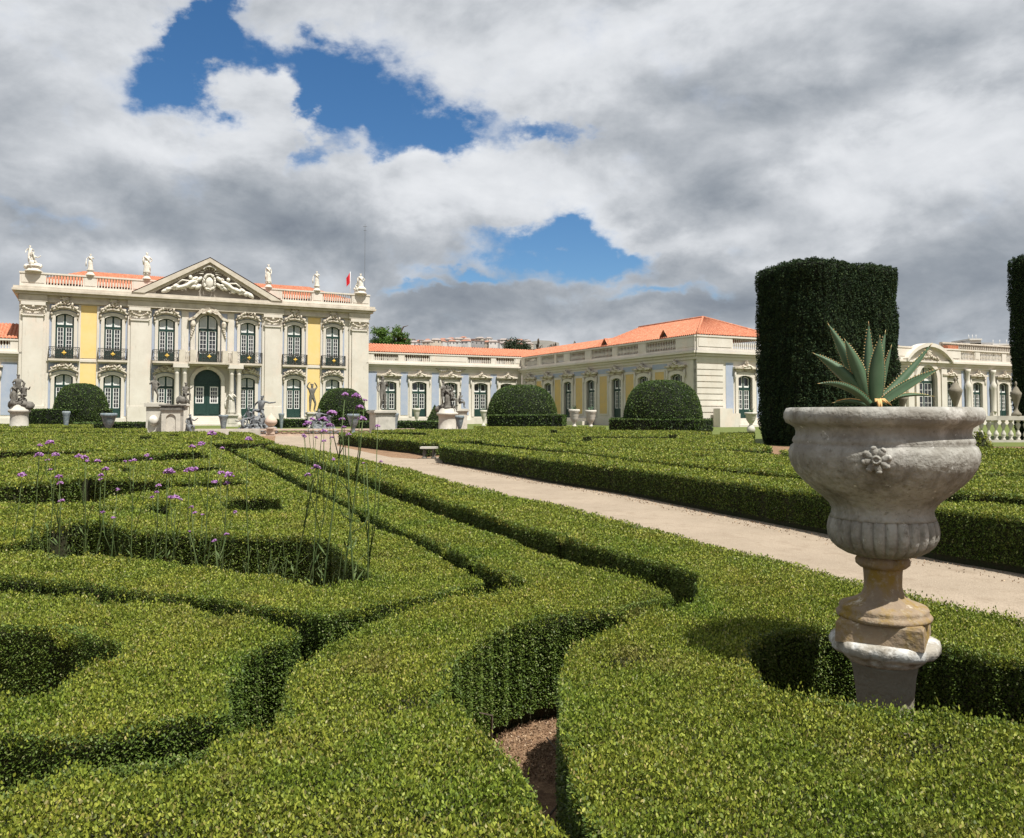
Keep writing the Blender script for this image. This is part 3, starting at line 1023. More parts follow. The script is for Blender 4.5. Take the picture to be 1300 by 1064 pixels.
def french_window(parent, w, h, rise_, transom, solid, leaves=2, cols=2, rows=5, blind=True, x=0, y=0, z=0):
    """green door frame > white glazing bars, glass pane"""
    mb = MB()
    hs = []
    gx = 0.19
    cw = w / 2 - gx * 1.3
    ops = []
    for sx in (-1, 1):
        a, b = (gx * 0.5, gx * 0.5 + cw) if sx > 0 else (-gx * 0.5 - cw, -gx * 0.5)
        ops.append((a, b))
        hs.append([(a, solid + 0.05), (b, solid + 0.05), (b, transom - 0.12), (a, transom - 0.12)])
    tops = []
    for (a, b) in ops:
        R = (w * w / 4 + rise_ * rise_) / (2 * rise_) if rise_ < w / 2 - .01 else None
        pts = [(a, transom + 0.12), (b, transom + 0.12)]
        for i in range(7):
            xx = b + (a - b) * i / 6
            if R:
                zz = h - R + math.sqrt(max(R * R - xx * xx, 0)) - 0.10
            else:
                zz = h - rise_ + rise_ * math.sqrt(max(1 - (xx / (w / 2)) ** 2, 0)) - 0.10
            pts.append((xx, max(zz, transom + 0.2)))
        tops.append(pts)
    mb.prism(arch(0, w, 0, h, rise_), 0.0, 0.10, 0, hs + tops)
    if solid > 0.3:
        for (a, b) in ops:
            mb.box(a + 0.05, b - 0.05, -0.025, 0.0, 0.12, solid - 0.1)
    f = mb.build('window', M_GREEN, parent, (x, y, z))
    wb = MB()
    e = 0.07
    for (a, b) in ops:
        wb.prism([(a, solid + .05), (b, solid + .05), (b, transom - .12), (a, transom - .12)], 0.03, 0.08, 0,
                 [[(a + e + (b - a - 2 * e) * i / cols + (0.02 if i else 0), solid + .05 + e + (transom - .17 - solid - 2 * e) * j / rows + (0.02 if j else 0)),
                   (a + e + (b - a - 2 * e) * (i + 1) / cols - (0.02 if i < cols - 1 else 0), solid + .05 + e + (transom - .17 - solid - 2 * e) * j / rows + (0.02 if j else 0)),
                   (a + e + (b - a - 2 * e) * (i + 1) / cols - (0.02 if i < cols - 1 else 0), solid + .05 + e + (transom - .17 - solid - 2 * e) * (j + 1) / rows - (0.02 if j < rows - 1 else 0)),
                   (a + e + (b - a - 2 * e) * i / cols + (0.02 if i else 0), solid + .05 + e + (transom - .17 - solid - 2 * e) * (j + 1) / rows - (0.02 if j < rows - 1 else 0))]
                  for i in range(cols) for j in range(rows)])
    for tp in tops:
        cx_ = sum(p[0] for p in tp) / len(tp)
        cz_ = sum(p[1] for p in tp) / len(tp)
        inner = [(cx_ + (p[0] - cx_) * 0.80, cz_ + (p[1] - cz_) * 0.80) for p in tp]
        wb.prism(tp, 0.03, 0.08, 0, [inner])
    wb.build('glazing_bars', M_WHITE, f)
    gb = MB()
    for (a, b) in ops:
        gb.add([(a, 0.075, solid), (b, 0.075, solid), (b, 0.075, transom - .1), (a, 0.075, transom - .1)], [(0, 1, 2, 3)], 0)
    for tp in tops:
        if area2(tp) < 0:
            tp = tp[::-1]
        gb.add([(p[0], 0.075, p[1]) for p in tp], [tuple(range(len(tp)))], 1 if blind else 0)
    gb.build('pane', [M_GLASS, M_BLIND], f)
    return f


def surround(mb, cx, w, z0, z1, rise_, t=0.32, y0=-0.12, m=0):
    outer = arch(cx, w + 2 * t, z0, z1 + t, rise_ * 1.1 + 0.02)
    inner = arch(cx, w, z0 + 0.002, z1, rise_)
    # open at the foot: walk outer then inner
    loop = [outer[1]] + outer[2:] + [outer[0]] + [inner[0]] + inner[2:][::-1] + [inner[1]]
    mb.prism(loop, y0, 0.35, m)


def carved(mb, cx, z, w, h, y=-0.2, n=26, seed=1, shell=True):
    """spray of carved leaves and scrolls under and round a central shell"""
    r = random.Random(seed)
    for sx in (-1, 1):
        for i in range(n // 2):
            t = (i + 0.5) / (n // 2)
            x = sx * t * w / 2
            zz = z + h * 0.62 * (1 - t) ** 1.2 * r.uniform(0.35, 1.0) + 0.05
            s = r.uniform(0.08, 0.15) * (1.35 - 0.5 * t)
            rot = Matrix.Rotation(r.uniform(0, 3.1), 3, 'Y')
            mb.ell((cx + x, y - r.uniform(0, 0.22), zz), (s * 1.8, s * 0.9, s * 0.7), 0, 6, 4, rot)
        # scroll
        pts = []
        for k in range(9):
            a = k / 8 * 4.6
            rr = 0.17 * (1 - k / 11)
            pts.append((cx + sx * (w / 2 - 0.12 + rr * math.cos(a)), y - 0.05, z + 0.12 + rr * math.sin(a)))
        mb.tube(pts, [0.05] * 6 + [0.04, 0.035, 0.03], 5)
        pts = [(cx + sx * (w / 2 - 0.1) * (1 - k / 6), y - 0.04, z + 0.22 + h * 0.35 * (k / 6) ** 1.3) for k in range(7)]
        mb.tube(pts, 0.055, 5)
    if shell:
        for k in range(7):
            a = math.pi * (k + 0.5) / 7
            rot = Matrix.Rotation(-(a - math.pi / 2), 3, 'Y')
            mb.ell((cx + 0.16 * math.cos(a) * h, y - 0.1, z + h * 0.55 + 0.22 * math.sin(a) * h), (0.06 * h, 0.08, 0.20 * h), 0, 6, 5, rot)
        mb.ell((cx, y - 0.13, z + h * 0.42), (0.16 * h, 0.10, 0.17 * h), 0, 8, 6)
        mb.ell((cx, y - 0.14, z + h * 0.92), (0.09 * h, 0.08, 0.10 * h), 0, 6, 5)


def hood(mb, cx, w, z, rise_, seed, h=1.15):
    """arched drip moulding with a carved crest"""
    up = arc_top(w, z + rise_ + 0.16, rise_, 10, cx)
    lo = arc_top(w, z + rise_, rise_, 10, cx)
    mb.prism([(cx + w / 2, z + 0.0)] + up + [(cx - w / 2, z + 0.0)] + lo[::-1], -0.42, 0.0)
    up2 = arc_top(w - 0.14, z + rise_ + 0.0, rise_, 10, cx)
    lo2 = arc_top(w - 0.14, z + rise_ - 0.14, rise_, 10, cx)
    mb.prism([(cx + w / 2 - .07, z - 0.14)] + up2 + [(cx - w / 2 + .07, z - 0.14)] + lo2[::-1], -0.28, 0.0)
    for sx in (-1, 1):
        mb.ell((cx + sx * (w / 2 - 0.14), -0.22, z - 0.22), (0.12, 0.14, 0.22), 0, 6, 5)
        mb.ell((cx + sx * (w / 2 - 0.17), -0.16, z - 0.52), (0.08, 0.1, 0.2), 0, 6, 5)
    carved(mb, cx, z + rise_ * 0.75, w * 0.86, h, -0.24, 26, seed)


def capital(mb, cx, w, z0, z1):
    for sx in (-1, 1):
        pts = []
        for k in range(10):
            a = k / 9 * 5.2
            rr = 0.26 * (1 - k / 12)
            pts.append((cx + sx * (w / 2 - 0.16 + rr * math.cos(a)), -0.42, z0 + 0.75 + rr * math.sin(a)))
        mb.tube(pts, 0.06, 5)
        for k in range(3):
            mb.ell((cx + sx * (w / 2 - 0.1), -0.42, z0 + 0.35 - 0.16 * k), (0.09, 0.09, 0.11), 0, 6, 4)
    for k in range(9):
        t = k / 8 - 0.5
        mb.ell((cx + t * w * 0.72, -0.43, z0 + 0.42 + 1.1 * t * t), (0.13, 0.10, 0.11), 0, 6, 4)
    mb.ell((cx, -0.43, z0 + 0.82), (0.16, 0.1, 0.2), 0, 6, 5)


def balusters(mb, x0, x1, z0, z1, y, step=0.26, m=0, r=0.085):
    n = max(1, int(round((x1 - x0) / step)))
    h = z1 - z0
    for i in range(n):
        x = x0 + (x1 - x0) * (i + 0.5) / n
        mb.lathe([(r * .8, z0), (r * .8, z0 + .08 * h), (r * .5, z0 + .14 * h), (r * 1.15, z0 + .36 * h), (r * .6, z0 + .62 * h), (r * .45, z0 + .78 * h), (r * .85, z0 + .9 * h), (r * .85, z1)], x, y, 6, m)


def balustrade(parent, x0, x1, zb, zt, y, segs, name='balustrade', dep=0.34, m=M_STONE, step=0.26, mc=M_CORN):
    """rail, base course and solid pedestals; segs = list of (a, b) open stretches of balusters"""
    mb = MB()
    mb.box(x0, x1, y, y + dep, zb, zb + 0.30)
    mb.box(x0 - .05, x1 + .05, y - 0.06, y + dep + 0.06, zt - 0.16, zt)
    cur = x0
    for a, b in sorted(segs) + [(x1, x1)]:
        if a - cur > 0.02:
            mb.box(cur, a, y + 0.01, y + dep - 0.01, zb + 0.30, zt - 0.16)
            if a - cur > 0.8:
                mb.box(cur + 0.15, a - 0.15, y - 0.03, y + 0.01, zb + 0.42, zt - 0.28)
        cur = b
    o = mb.build(name, [m])
    o.parent = parent
    for a, b in segs:
        mb = MB()
        balusters(mb, a, b, zb + 0.30, zt - 0.16, y + dep / 2, step)
        mb.build('baluster_row', [m], o)
    return o


def tiled(mb, quad, step=0.30, m=0, amp=0.10):
    """roof slope: quad = eave left, eave right, ridge right, ridge left; rolls run up the slope"""
    a, b, c, d = [Vector(p) for p in quad]
    n = max(2, int((b - a).length / step)) * 4
    up = ((c + d) / 2 - (a + b) / 2)
    nr = (b - a).cross(up).normalized()
    rows = max(2, int(up.length / 0.42))
    vs, fs = [], []
    for j in range(rows + 1):
        for lip in ((0, 1) if 0 < j < rows else (0,)):
            for i in range(n + 1):
                u, v = i / n, j / rows
                p = (a + (b - a) * u) * (1 - v) + (d + (c - d) * u) * v
                w = amp * abs(math.sin(i * math.pi / 4)) ** 0.8 + (0.035 if lip == 0 and j else 0.0)
                vs.append(p + nr * w)
    nrow = len(vs) // (n + 1)
    for j in range(nrow - 1):
        for i in range(n):
            q = j * (n + 1) + i
            fs.append((q, q + 1, q + n + 2, q + n + 1))
    mb.add(vs, fs, m)


def steps(name_parent, cx, w, z0, z1, n, y=0.0, tread=0.38):
    mb = MB()
    for i in range(n):
        h0 = z0 + (z1 - z0) * i / n
        k = n - i
        mb.box(cx - w / 2 - k * 0.0 - 0.3 * (k - 1), cx + w / 2 + 0.3 * (k - 1), y - tread * k, y - 0.001, (z0 - 0.6) if i == 0 else h0, z0 + (z1 - z0) * (i + 1) / n - 0.003)
    return mb.build('steps', M_STONE, name_parent)


def railing(parent, x0, x1, z0, z1, dep, cx, wide, gold=True, y=0.0):
    """iron balcony railing with scrollwork, dark centre panel and gilt ornament"""
    mb = MB()
    yy = y - dep
    mb.box(x0, x1, yy - 0.03, yy + 0.03, z1 - 0.06, z1)
    mb.box(x0, x1, yy - 0.02, yy + 0.02, z0 + 0.02, z0 + 0.07)
    for sx in (x0, x1):
        mb.box(sx - 0.03, sx + 0.03, yy, y - 0.01, z1 - 0.055, z1 - 0.005)
        for k in range(3):
            q = yy + (y - yy) * k / 3
            mb.box(sx - 0.022, sx + 0.022, q - 0.02, q + 0.02, z0, z1 - 0.05)
    n = max(4, int((x1 - x0) / 0.30))
    for i in range(n + 1):
        x = x0 + (x1 - x0) * i / n
        mb.box(x - 0.018, x + 0.018, yy - 0.018, yy + 0.018, z0, z1 - 0.05)
        if i < n:
            xm = x + (x1 - x0) / n / 2
            for zc, rr in ((z0 + 0.30, 0.11), (z1 - 0.28, 0.10)):
                mb.tube([(xm + rr * math.cos(a), yy, zc + rr * 1.3 * math.sin(a)) for a in [k * math.pi / 4 for k in range(8)]], 0.026, 4)
    # belly panel of denser scrollwork in the middle
    for r_ in range(4):
        for c_ in range(int(wide / 0.2)):
            xm = cx - wide / 2 + 0.1 + c_ * 0.2
            zc = z0 + 0.17 + r_ * (z1 - z0 - 0.3) / 3.2
            mb.tube([(xm + 0.085 * math.cos(a), yy - 0.03, zc + 0.11 * math.sin(a)) for a in [k * math.pi / 3 + 0.4 for k in range(7)]], 0.03, 4)
    o = mb.build('balcony_railing', M_IRON, parent)
    if gold:
        g = MB()
        zc = (z0 + z1) / 2
        for a in range(4):
            R = Matrix.Rotation(a * math.pi / 2, 3, 'Y')
            g.ell(Vector((cx, yy - 0.07, zc)) + R @ Vector((0, 0, 0.11)), (0.05, 0.03, 0.12), 0, 6, 5, R)
            R2 = Matrix.Rotation(a * math.pi / 2 + math.pi / 4, 3, 'Y')
            g.ell(Vector((cx, yy - 0.07, zc)) + R2 @ Vector((0, 0, 0.09)), (0.03, 0.03, 0.08), 0, 6, 5, R2)
        g.ell((cx, yy - 0.08, zc), (0.10, 0.04, 0.09), 0, 6, 5)
        g.build('gilt_ornament', M_GOLD, o)
    return o


# ---- main block
ZB = 1.2
pal = thing('palace', O0, 'two storey cream palace front with a carved pediment, yellow panels and statues along its roof', 'palace', rz=PHI)
W = 35.1
CX = 17.4
UPW = [3.93, 8.27, 13.3, 21.5, 26.53, 30.87]
ww = 1.62


def main_front():
    z0 = 0.0
    outline = [(0, z0), (W, z0), (W, 13.4), (0, 13.4)]
    holes = []
    for x in UPW:
        holes.append(arch(x, ww, 7.16, 11.67, 0.28))
        holes.append(arch(x, ww, 1.30, 5.66, 0.28))
    holes.append(arch(CX, 1.98, 7.16, 12.3, 0.98))
    holes.append(arch(CX, 2.75, 1.50, 6.45, 1.1))
    mb = MB()
    mb.prism(outline, 0.0, 0.55, 0, holes)
    mb.box(0, W, 0.55, 14.0, 0.0, 13.4)
    mb.build('wall', M_STONE, pal)
    # coloured panels
    for x, h1, h2 in [(u, arch(u, ww + .1, 7.3, 11.9, .28), arch(u, ww + .1, 1.5, 5.9, .28)) for u in UPW]:
        wd = 2.68
        hw = wd / 2
        if abs(x - CX) < 5:
            hw = 1.42
        mb = MB()
        mb.prism([(x - hw, 7.3), (x + hw, 7.3), (x + hw, 12.6), (x - hw, 12.6)], -0.03, 0.0, 0, [h1])
        mb.build('blue_panel', M_BLUE, pal)
        mb = MB()
        mb.prism([(x - hw, 1.5), (x + hw, 1.5), (x + hw, 6.9), (x - hw, 6.9)], -0.03, 0.0, 0, [h2])
        mb.build('blue_panel', M_BLUE, pal)
    for sx in (-1, 1):
        a, b = sorted((CX + sx * 1.95, CX + sx * 1.25))
        mb = MB()
        mb.box(a, b, -0.03, 0.0, 7.3, 12.5)
        mb.build('blue_panel', M_BLUE, pal)
    for x in (6.06, 28.72):
        for za, zb in ((1.6, 6.75), (7.3, 12.6)):
            mb = MB()
            mb.box(x - 0.72, x + 0.72, -0.035, 0.0, za, zb)
            mb.build('yellow_panel', M_YEL, pal)
    # thin pilaster strips beside the yellow panels, band course, plinth
    mb = MB()
    for x in (6.06, 28.72):
        for sx in (-1, 1):
            mb.box(x + sx * 0.83 - 0.11, x + sx * 0.83 + 0.11, -0.12, 0.0, 1.5, 12.6)
    mb.box(2.4, 9.6, -0.10, 0, 6.92, 7.14)
    mb.box(25.2, 32.5, -0.10, 0, 6.92, 7.14)
    for a, b in ((0, 16.0), (18.8, W)):
        mb.box(a, b, -0.16, 0.0, 0.0, 1.30)
    mb.build('string_course', M_STONE, pal)
    # giant pilasters
    for x, w_ in ((1.2, 2.3), (10.7, 2.2), (24.1, 2.2), (33.9, 2.3)):
        mb = MB()
        mb.box(x - w_ / 2, x + w_ / 2, -0.20, 0, 1.301, 12.699)
        mb.box(x - w_ / 2 + .28, x + w_ / 2 - .28, -0.36, -0.20, 2.5, 11.3)
        mb.box(x - w_ / 2 + .08, x + w_ / 2 - .08, -0.42, -0.20, 0.9, 2.5)
        mb.box(x - w_ / 2 + .2, x + w_ / 2 - .2, -0.46, -0.20, 11.3, 11.44)
        mb.box(x - w_ / 2 + .1, x + w_ / 2 - .1, -0.50, -0.20, 12.35, 12.69)
        o = mb.build('pilaster', M_STONE, pal)
        mb = MB()
        capital(mb, x, w_ - .2, 11.4, 12.5)
        mb.build('capital', M_ORN, o)
    for x in (15.1, 19.72):
        mb = MB()
        mb.box(x - 0.33, x + 0.33, -0.10, 0, 7.15, 12.60)
        mb.build('pilaster', M_STONE, pal)
    # entablature and cornice
    mb = MB()
    mb.box(-0.08, W + 0.08, -0.30, 0, 12.7, 13.0)
    mb.box(-0.12, W + 0.12, -0.24, 0, 13.0, 13.4)
    for a, b in ((-0.02, 2.4), (9.55, 25.25), (32.65, W + .02)):
        mb.box(a, b, -0.5, -0.30, 12.72, 13.38)
    mb.box(-0.35, W + 0.35, -0.65, 14.3, 13.4, 13.68)
    mb.box(-0.6, W + 0.6, -0.95, 14.6, 13.68, 13.90)
    mb.box(-0.5, W + 0.5, -0.85, 14.5, 13.90, 14.14)
    mb.build('cornice', M_CORN, pal)
    # pediment
    mb = MB()
    L_, R_, AP = 10.25, 24.65, 18.3
    mb.prism([(L_ + 0.3, 14.14), (R_ - 0.3, 14.14), (CX, AP - 0.25)], -0.12, 2.0, 0)
    mb.build('pediment', M_TYMP, pal)
    mb = MB()
    sl = (AP - 14.14) / (CX - L_)
    for th, y0 in ((0.42, -0.95), (0.72, -0.62)):
        for sx, e in ((1, L_), (-1, R_)):
            base = [(e - sx * 0.3, 14.14), (e + sx * (th / sl) * 1.15, 14.14), (CX, AP - th * 1.1), (CX, AP)]
            mb.prism(base, y0, 2.1)
    mb.build('raking_cornice', M_CORN, pal)
    mb = MB()
    for sx, e in ((1, L_), (-1, R_)):
        mb.add([(e - sx * .35, -1.0, 14.2), (CX, -1.0, AP + 0.07), (CX, 6, AP + 0.07), (e - sx * .35, 6, 14.2)], [(0, 1, 2, 3)], 0)
    mb.build('pediment_roof', M_TILE, pal)
    # carved group in the tympanum
    mb = MB()
    r = random.Random(3)
    for sx in (-1, 1):
        for k in range(34):
            t = r.random()
            x = CX + sx * (0.9 + 3.6 * t)
            top = 14.3 + (1.0 - t) * 1.9
            s = r.uniform(.10, .22)
            mb.ell((x, -0.5 - r.uniform(0, .15), 14.5 + (top - 14.3) * r.uniform(0.3, 1)), (s * 2.0, s, s), 0, 7, 5, Matrix.Rotation(sx * r.uniform(0.1, .9), 3, 'Y'))
        mb.tube([(CX + sx * 1.2, -0.6, 15.9), (CX + sx * 1.8, -0.7, 15.6), (CX + sx * 2.3, -0.7, 15.2), (CX + sx * 3.0, -0.65, 14.95), (CX + sx * 3.5, -0.62, 15.05), (CX + sx * 4.0, -0.6, 14.8), (CX + sx * 4.5, -0.55, 14.75)], [.12, .26, .20, .22, .12, .10, .05], 7)
        mb.ell((CX + sx * 1.9, -0.75, 16.1), (.20, .2, .24), 0, 8, 6)
        mb.tube([(CX + sx * 1.9, -0.7, 15.7), (CX + sx * 2.7, -0.75, 15.75), (CX + sx * 3.2, -0.7, 15.35)], .09, 6)
    for k in range(24):
        a = r.uniform(0, 2 * math.pi)
        mb.ell((CX + 0.6 * math.cos(a), -0.6, 15.7 + 0.8 * math.sin(a)), (.14, .12, .14), 0, 6, 5)
    mb.tube([(CX + 0.62 * math.cos(a), -0.7, 17.0 + 0.42 * math.sin(a)) for a in [k * math.pi / 8 for k in range(9)]], 0.1, 6)
    for k in range(9):
        a = math.pi * k / 8
        mb.tube([(CX + 0.6 * math.cos(a), -0.6, 16.6 + 0.5 * math.sin(a)), (CX + 1.25 * math.cos(a), -0.55, 16.6 + 0.8 * math.sin(a))], [0.06, 0.02], 5)
    mb.ell((CX, -0.58, 15.7), (.42, .18, .62), 0, 10, 8)
    for k in range(26):
        a = r.uniform(0, 6.28)
        mb.ell((CX + .55 * math.cos(a), -.7, 15.75 + .8 * math.sin(a)), (.10, .10, .17), 0, 6, 5, Matrix.Rotation(a, 3, 'Y'))
    mb.build('tympanum_carving', M_WSTAT, pal)
    # side walls and their cornices are part of the block; roof behind
    mb = MB()
    e = 14.75
    tiled(mb, [(0.6, 0.9, e), (W - 0.6, 0.9, e), (29.6, 6.6, 17.0), (5.5, 6.6, 17.0)])
    tiled(mb, [(0.6, 12.5, e), (0.6, 0.9, e), (5.5, 6.6, 17.0), (5.5, 6.9, 17.0)])
    tiled(mb, [(W - 0.6, 0.9, e), (W - 0.6, 12.5, e), (29.6, 6.9, 17.0), (29.6, 6.6, 17.0)])
    tiled(mb, [(W - 0.6, 12.5, e), (0.6, 12.5, e), (5.5, 6.9, 17.0), (29.6, 6.9, 17.0)])
    mb.build('roof', M_TILE, pal)
    balustrade(pal, 0.0, 12.2, 14.14, 15.6, -0.35, [(2.25, 5.45), (6.75, 9.9)])
    balustrade(pal, 22.7, 35.1, 14.14, 15.6, -0.35, [(25.1, 28.35), (29.6, 32.95)])
    sb = balustrade(pal, 0.0, 12.0, 14.14, 15.6, 0.0, [(1.2, 5.2), (6.2, 11)])
    sb.location = (0.0, 13.0, 0)
    sb.rotation_euler = (0, 0, -math.pi / 2)
    sb = balustrade(pal, 0.0, 12.0, 14.14, 15.6, 0.0, [(1.2, 5.2), (6.2, 11)])
    sb.location = (W, 0.9, 0)
    sb.rotation_euler = (0, 0, math.pi / 2)


main_front()

# window trims: one carved hood of each kind, then copies
for lvl, (zo, h, za) in enumerate(((7.16, 4.51, 11.9), (1.30, 4.36, 5.88))):
    proto = protoh = None
    for i, x in enumerate(UPW):
        if proto is None:
            proto = french_window(pal, ww, h, 0.28, h * 0.735, 0.95, x=x, y=0.22, z=zo)
            mb = MB()
            surround(mb, 0, ww, 0.0, h, 0.28)
            sr = mb.build('window_surround', M_STONE, pal, (x, 0, zo))
            mb = MB()
            hood(mb, 0, 2.62, h + 0.16, 0.42, 3 + lvl, 1.65 if lvl == 0 else 1.35)
            hd = mb.build('window_hood', M_ORN, sr)
            proto_s = sr
        else:
            clone(proto, pal, (x, 0.22, zo))
            clone(proto_s, pal, (x, 0, zo))
# centre
french_window(pal, 1.98, 5.14, 0.98, 3.55, 0.95, x=CX, y=0.22, z=7.16)
mb = MB()
surround(mb, CX, 1.98, 7.16, 12.3, 0.98, 0.24)
for sx in (-1, 1):
    mb.box(CX + sx * 1.55 - 0.22, CX + sx * 1.55 + 0.22, -0.35, 0, 7.2, 10.9)
sr = mb.build('window_surround', M_STONE, pal)
mb = MB()
for sx in (-1, 1):
    mb.ell((CX + sx * 1.55, -0.42, 11.2), (0.27, 0.2, 0.45), 0, 8, 6)
    for k in range(5):
        mb.ell((CX + sx * (1.5 + 0.06 * k), -0.42, 10.75 - 0.22 * k), (0.17 - 0.02 * k, 0.14, 0.15), 0, 6, 5)
    mb.ell((CX + sx * 1.62, -0.4, 7.7), (0.26, 0.2, 0.35), 0, 8, 6)
mb.prism([(CX + 2.05, 11.55), (CX + 2.05, 11.75), (CX + 1.5, 12.05), (CX + 0.8, 12.85), (CX, 13.30), (CX - 0.8, 12.85), (CX - 1.5, 12.05), (CX - 2.05, 11.75), (CX - 2.05, 11.55), (CX - 1.42, 11.72), (CX - 0.8, 12.40), (CX, 12.95), (CX + 0.8, 12.40), (CX + 1.42, 11.72)], -0.55, 0)
carved(mb, CX, 12.3, 1.4, 0.7, -0.45, 12, 8)
mb.build('window_hood', M_ORN, sr)
# great door
mb = MB()
hs = [[(sx * 0.72 - 0.42, 1.35), (sx * 0.72 + 0.42, 1.35), (sx * 0.72 + 0.42, 3.15), (sx * 0.72 - 0.42, 3.15)] for sx in (-1, 1)]
mb.prism(arch(0, 2.75, 0, 4.95, 1.1), 0.0, 0.14, 0, hs)
mb.box(-1.32, 1.32, -0.07, 0, 3.42, 3.60)
mb.box(-0.05, 0.05, -0.05, 0, 0.05, 3.42)
for sx in (-1, 1):
    mb.box(sx * 0.72 - 0.45, sx * 0.72 + 0.45, -0.04, 0, 0.2, 1.1)
    mb.box(sx * 0.62 - 0.40, sx * 0.62 + 0.40, -0.03, 0, 3.75, 4.35)
dr = mb.build('door', M_GREEN, pal, (CX, 0.26, 1.5))
mb = MB()
for sx in (-1, 1):
    a, b = sx * 0.72 - 0.42, sx * 0.72 + 0.42
    mb.prism([(a, 1.35), (b, 1.35), (b, 3.15), (a, 3.15)], 0.02, 0.1, 0,
             [[(a + .10 + i * .22, 1.45 + j * .41), (a + .28 + i * .22, 1.45 + j * .41), (a + .28 + i * .22, 1.80 + j * .41), (a + .10 + i * .22, 1.80 + j * .41)] for i in range(3) for j in range(4)])
mb.build('glazing_bars', M_WHITE, dr)
mb = MB()
mb.box(-1.2, 1.2, 0.09, 0.1, 1.3, 3.2)
mb.build('pane', M_GLASS, dr)
mb = MB()
mb.box(0.50, 0.58, -0.12, -0.05, 1.15, 1.25)
mb = MB()
surround(mb, CX, 2.75, 1.5, 6.45, 1.1, 0.36, -0.30)
mb.ell((CX, -0.4, 6.75), (0.22, 0.14, 0.3), 0, 8, 6)
mb.build('door_surround', M_STONE, pal)
for sx in (-1, 1):
    for q in (2.35, 3.1):
        mb = MB()
        x = CX + sx * q
        mb.lathe([(.34, 1.0), (.34, 1.5), (.30, 1.6), (.27, 1.75), (.26, 1.85), (.255, 3.5), (.22, 5.9), (.26, 6.0), (.22, 6.05), (.32, 6.45), (.34, 6.55)], x, -0.85, 14)
        mb.build('column', M_STONE, pal)
    mb = MB()
    a, b = sorted((CX + sx * 1.95, CX + sx * 3.5))
    mb.box(a, b, -1.3, 0, 6.55, 6.95)
    mb.box(a, b, -1.35, 0, 0.4, 1.0)
    mb.build('architrave', M_STONE, pal)
# balconies
mb = MB()
mb.box(11.95, 22.9, -1.1, -0.01, 6.96, 7.16)
mb.box(12.05, 22.8, -0.9, -0.01, 6.80, 6.958)
mb.box(15.35, 19.45, -1.45, -1.1, 6.96, 7.16)
mb.build('balcony_floor', M_CORN, pal)
for a, b, c, wd in ((11.98, 14.55, 13.3, 1.5), (20.25, 22.88, 21.5, 1.5)):
    railing(pal, a, b, 7.16, 8.35, 1.05, c, wd)
railing(pal, 16.4, 18.4, 7.16, 8.35, 1.35, CX, 1.7)
for x in (14.75, 15.8, 19.0, 20.05):
    mb = MB()
    mb.box(x - 0.28, x + 0.28, -1.4 if 15.5 < x < 19.3 else -1.08, -0.5, 7.16, 8.42)
    mb.build('balcony_pier', M_CORN, pal)
for a, b in ((15.05, 15.5), (19.3, 19.75)):
    mb = MB()
    balusters(mb, a, b, 7.16, 8.3, -1.0, 0.2)
    mb.build('baluster_row', M_CORN, pal)
first = True
for x in (3.93, 8.27, 26.53, 30.87):
    if first:
        mb = MB()
        mb.box(-1.36, 1.36, -0.62, -0.01, -0.2, 0.0)
        mb.box(-1.25, 1.25, -0.45, -0.01, -0.34, -0.2)
        b0 = mb.build('balcony_floor', M_CORN, pal, (x, 0, 7.16))
        railing(b0, -1.33, 1.33, 0.0, 1.18, 0.58, 0, 1.5)
        first = False
    else:
        clone(b0, pal, (x, 0, 7.16))
steps(pal, CX, 5.4, 0.45, 1.5, 5, -0.2)
mb = MB()
for x in [u for u in UPW]:
    mb.box(x - 1.1, x + 1.1, -0.7, -0.18, 0.3, 1.28)
mb.build('door_step', M_STONE, pal)


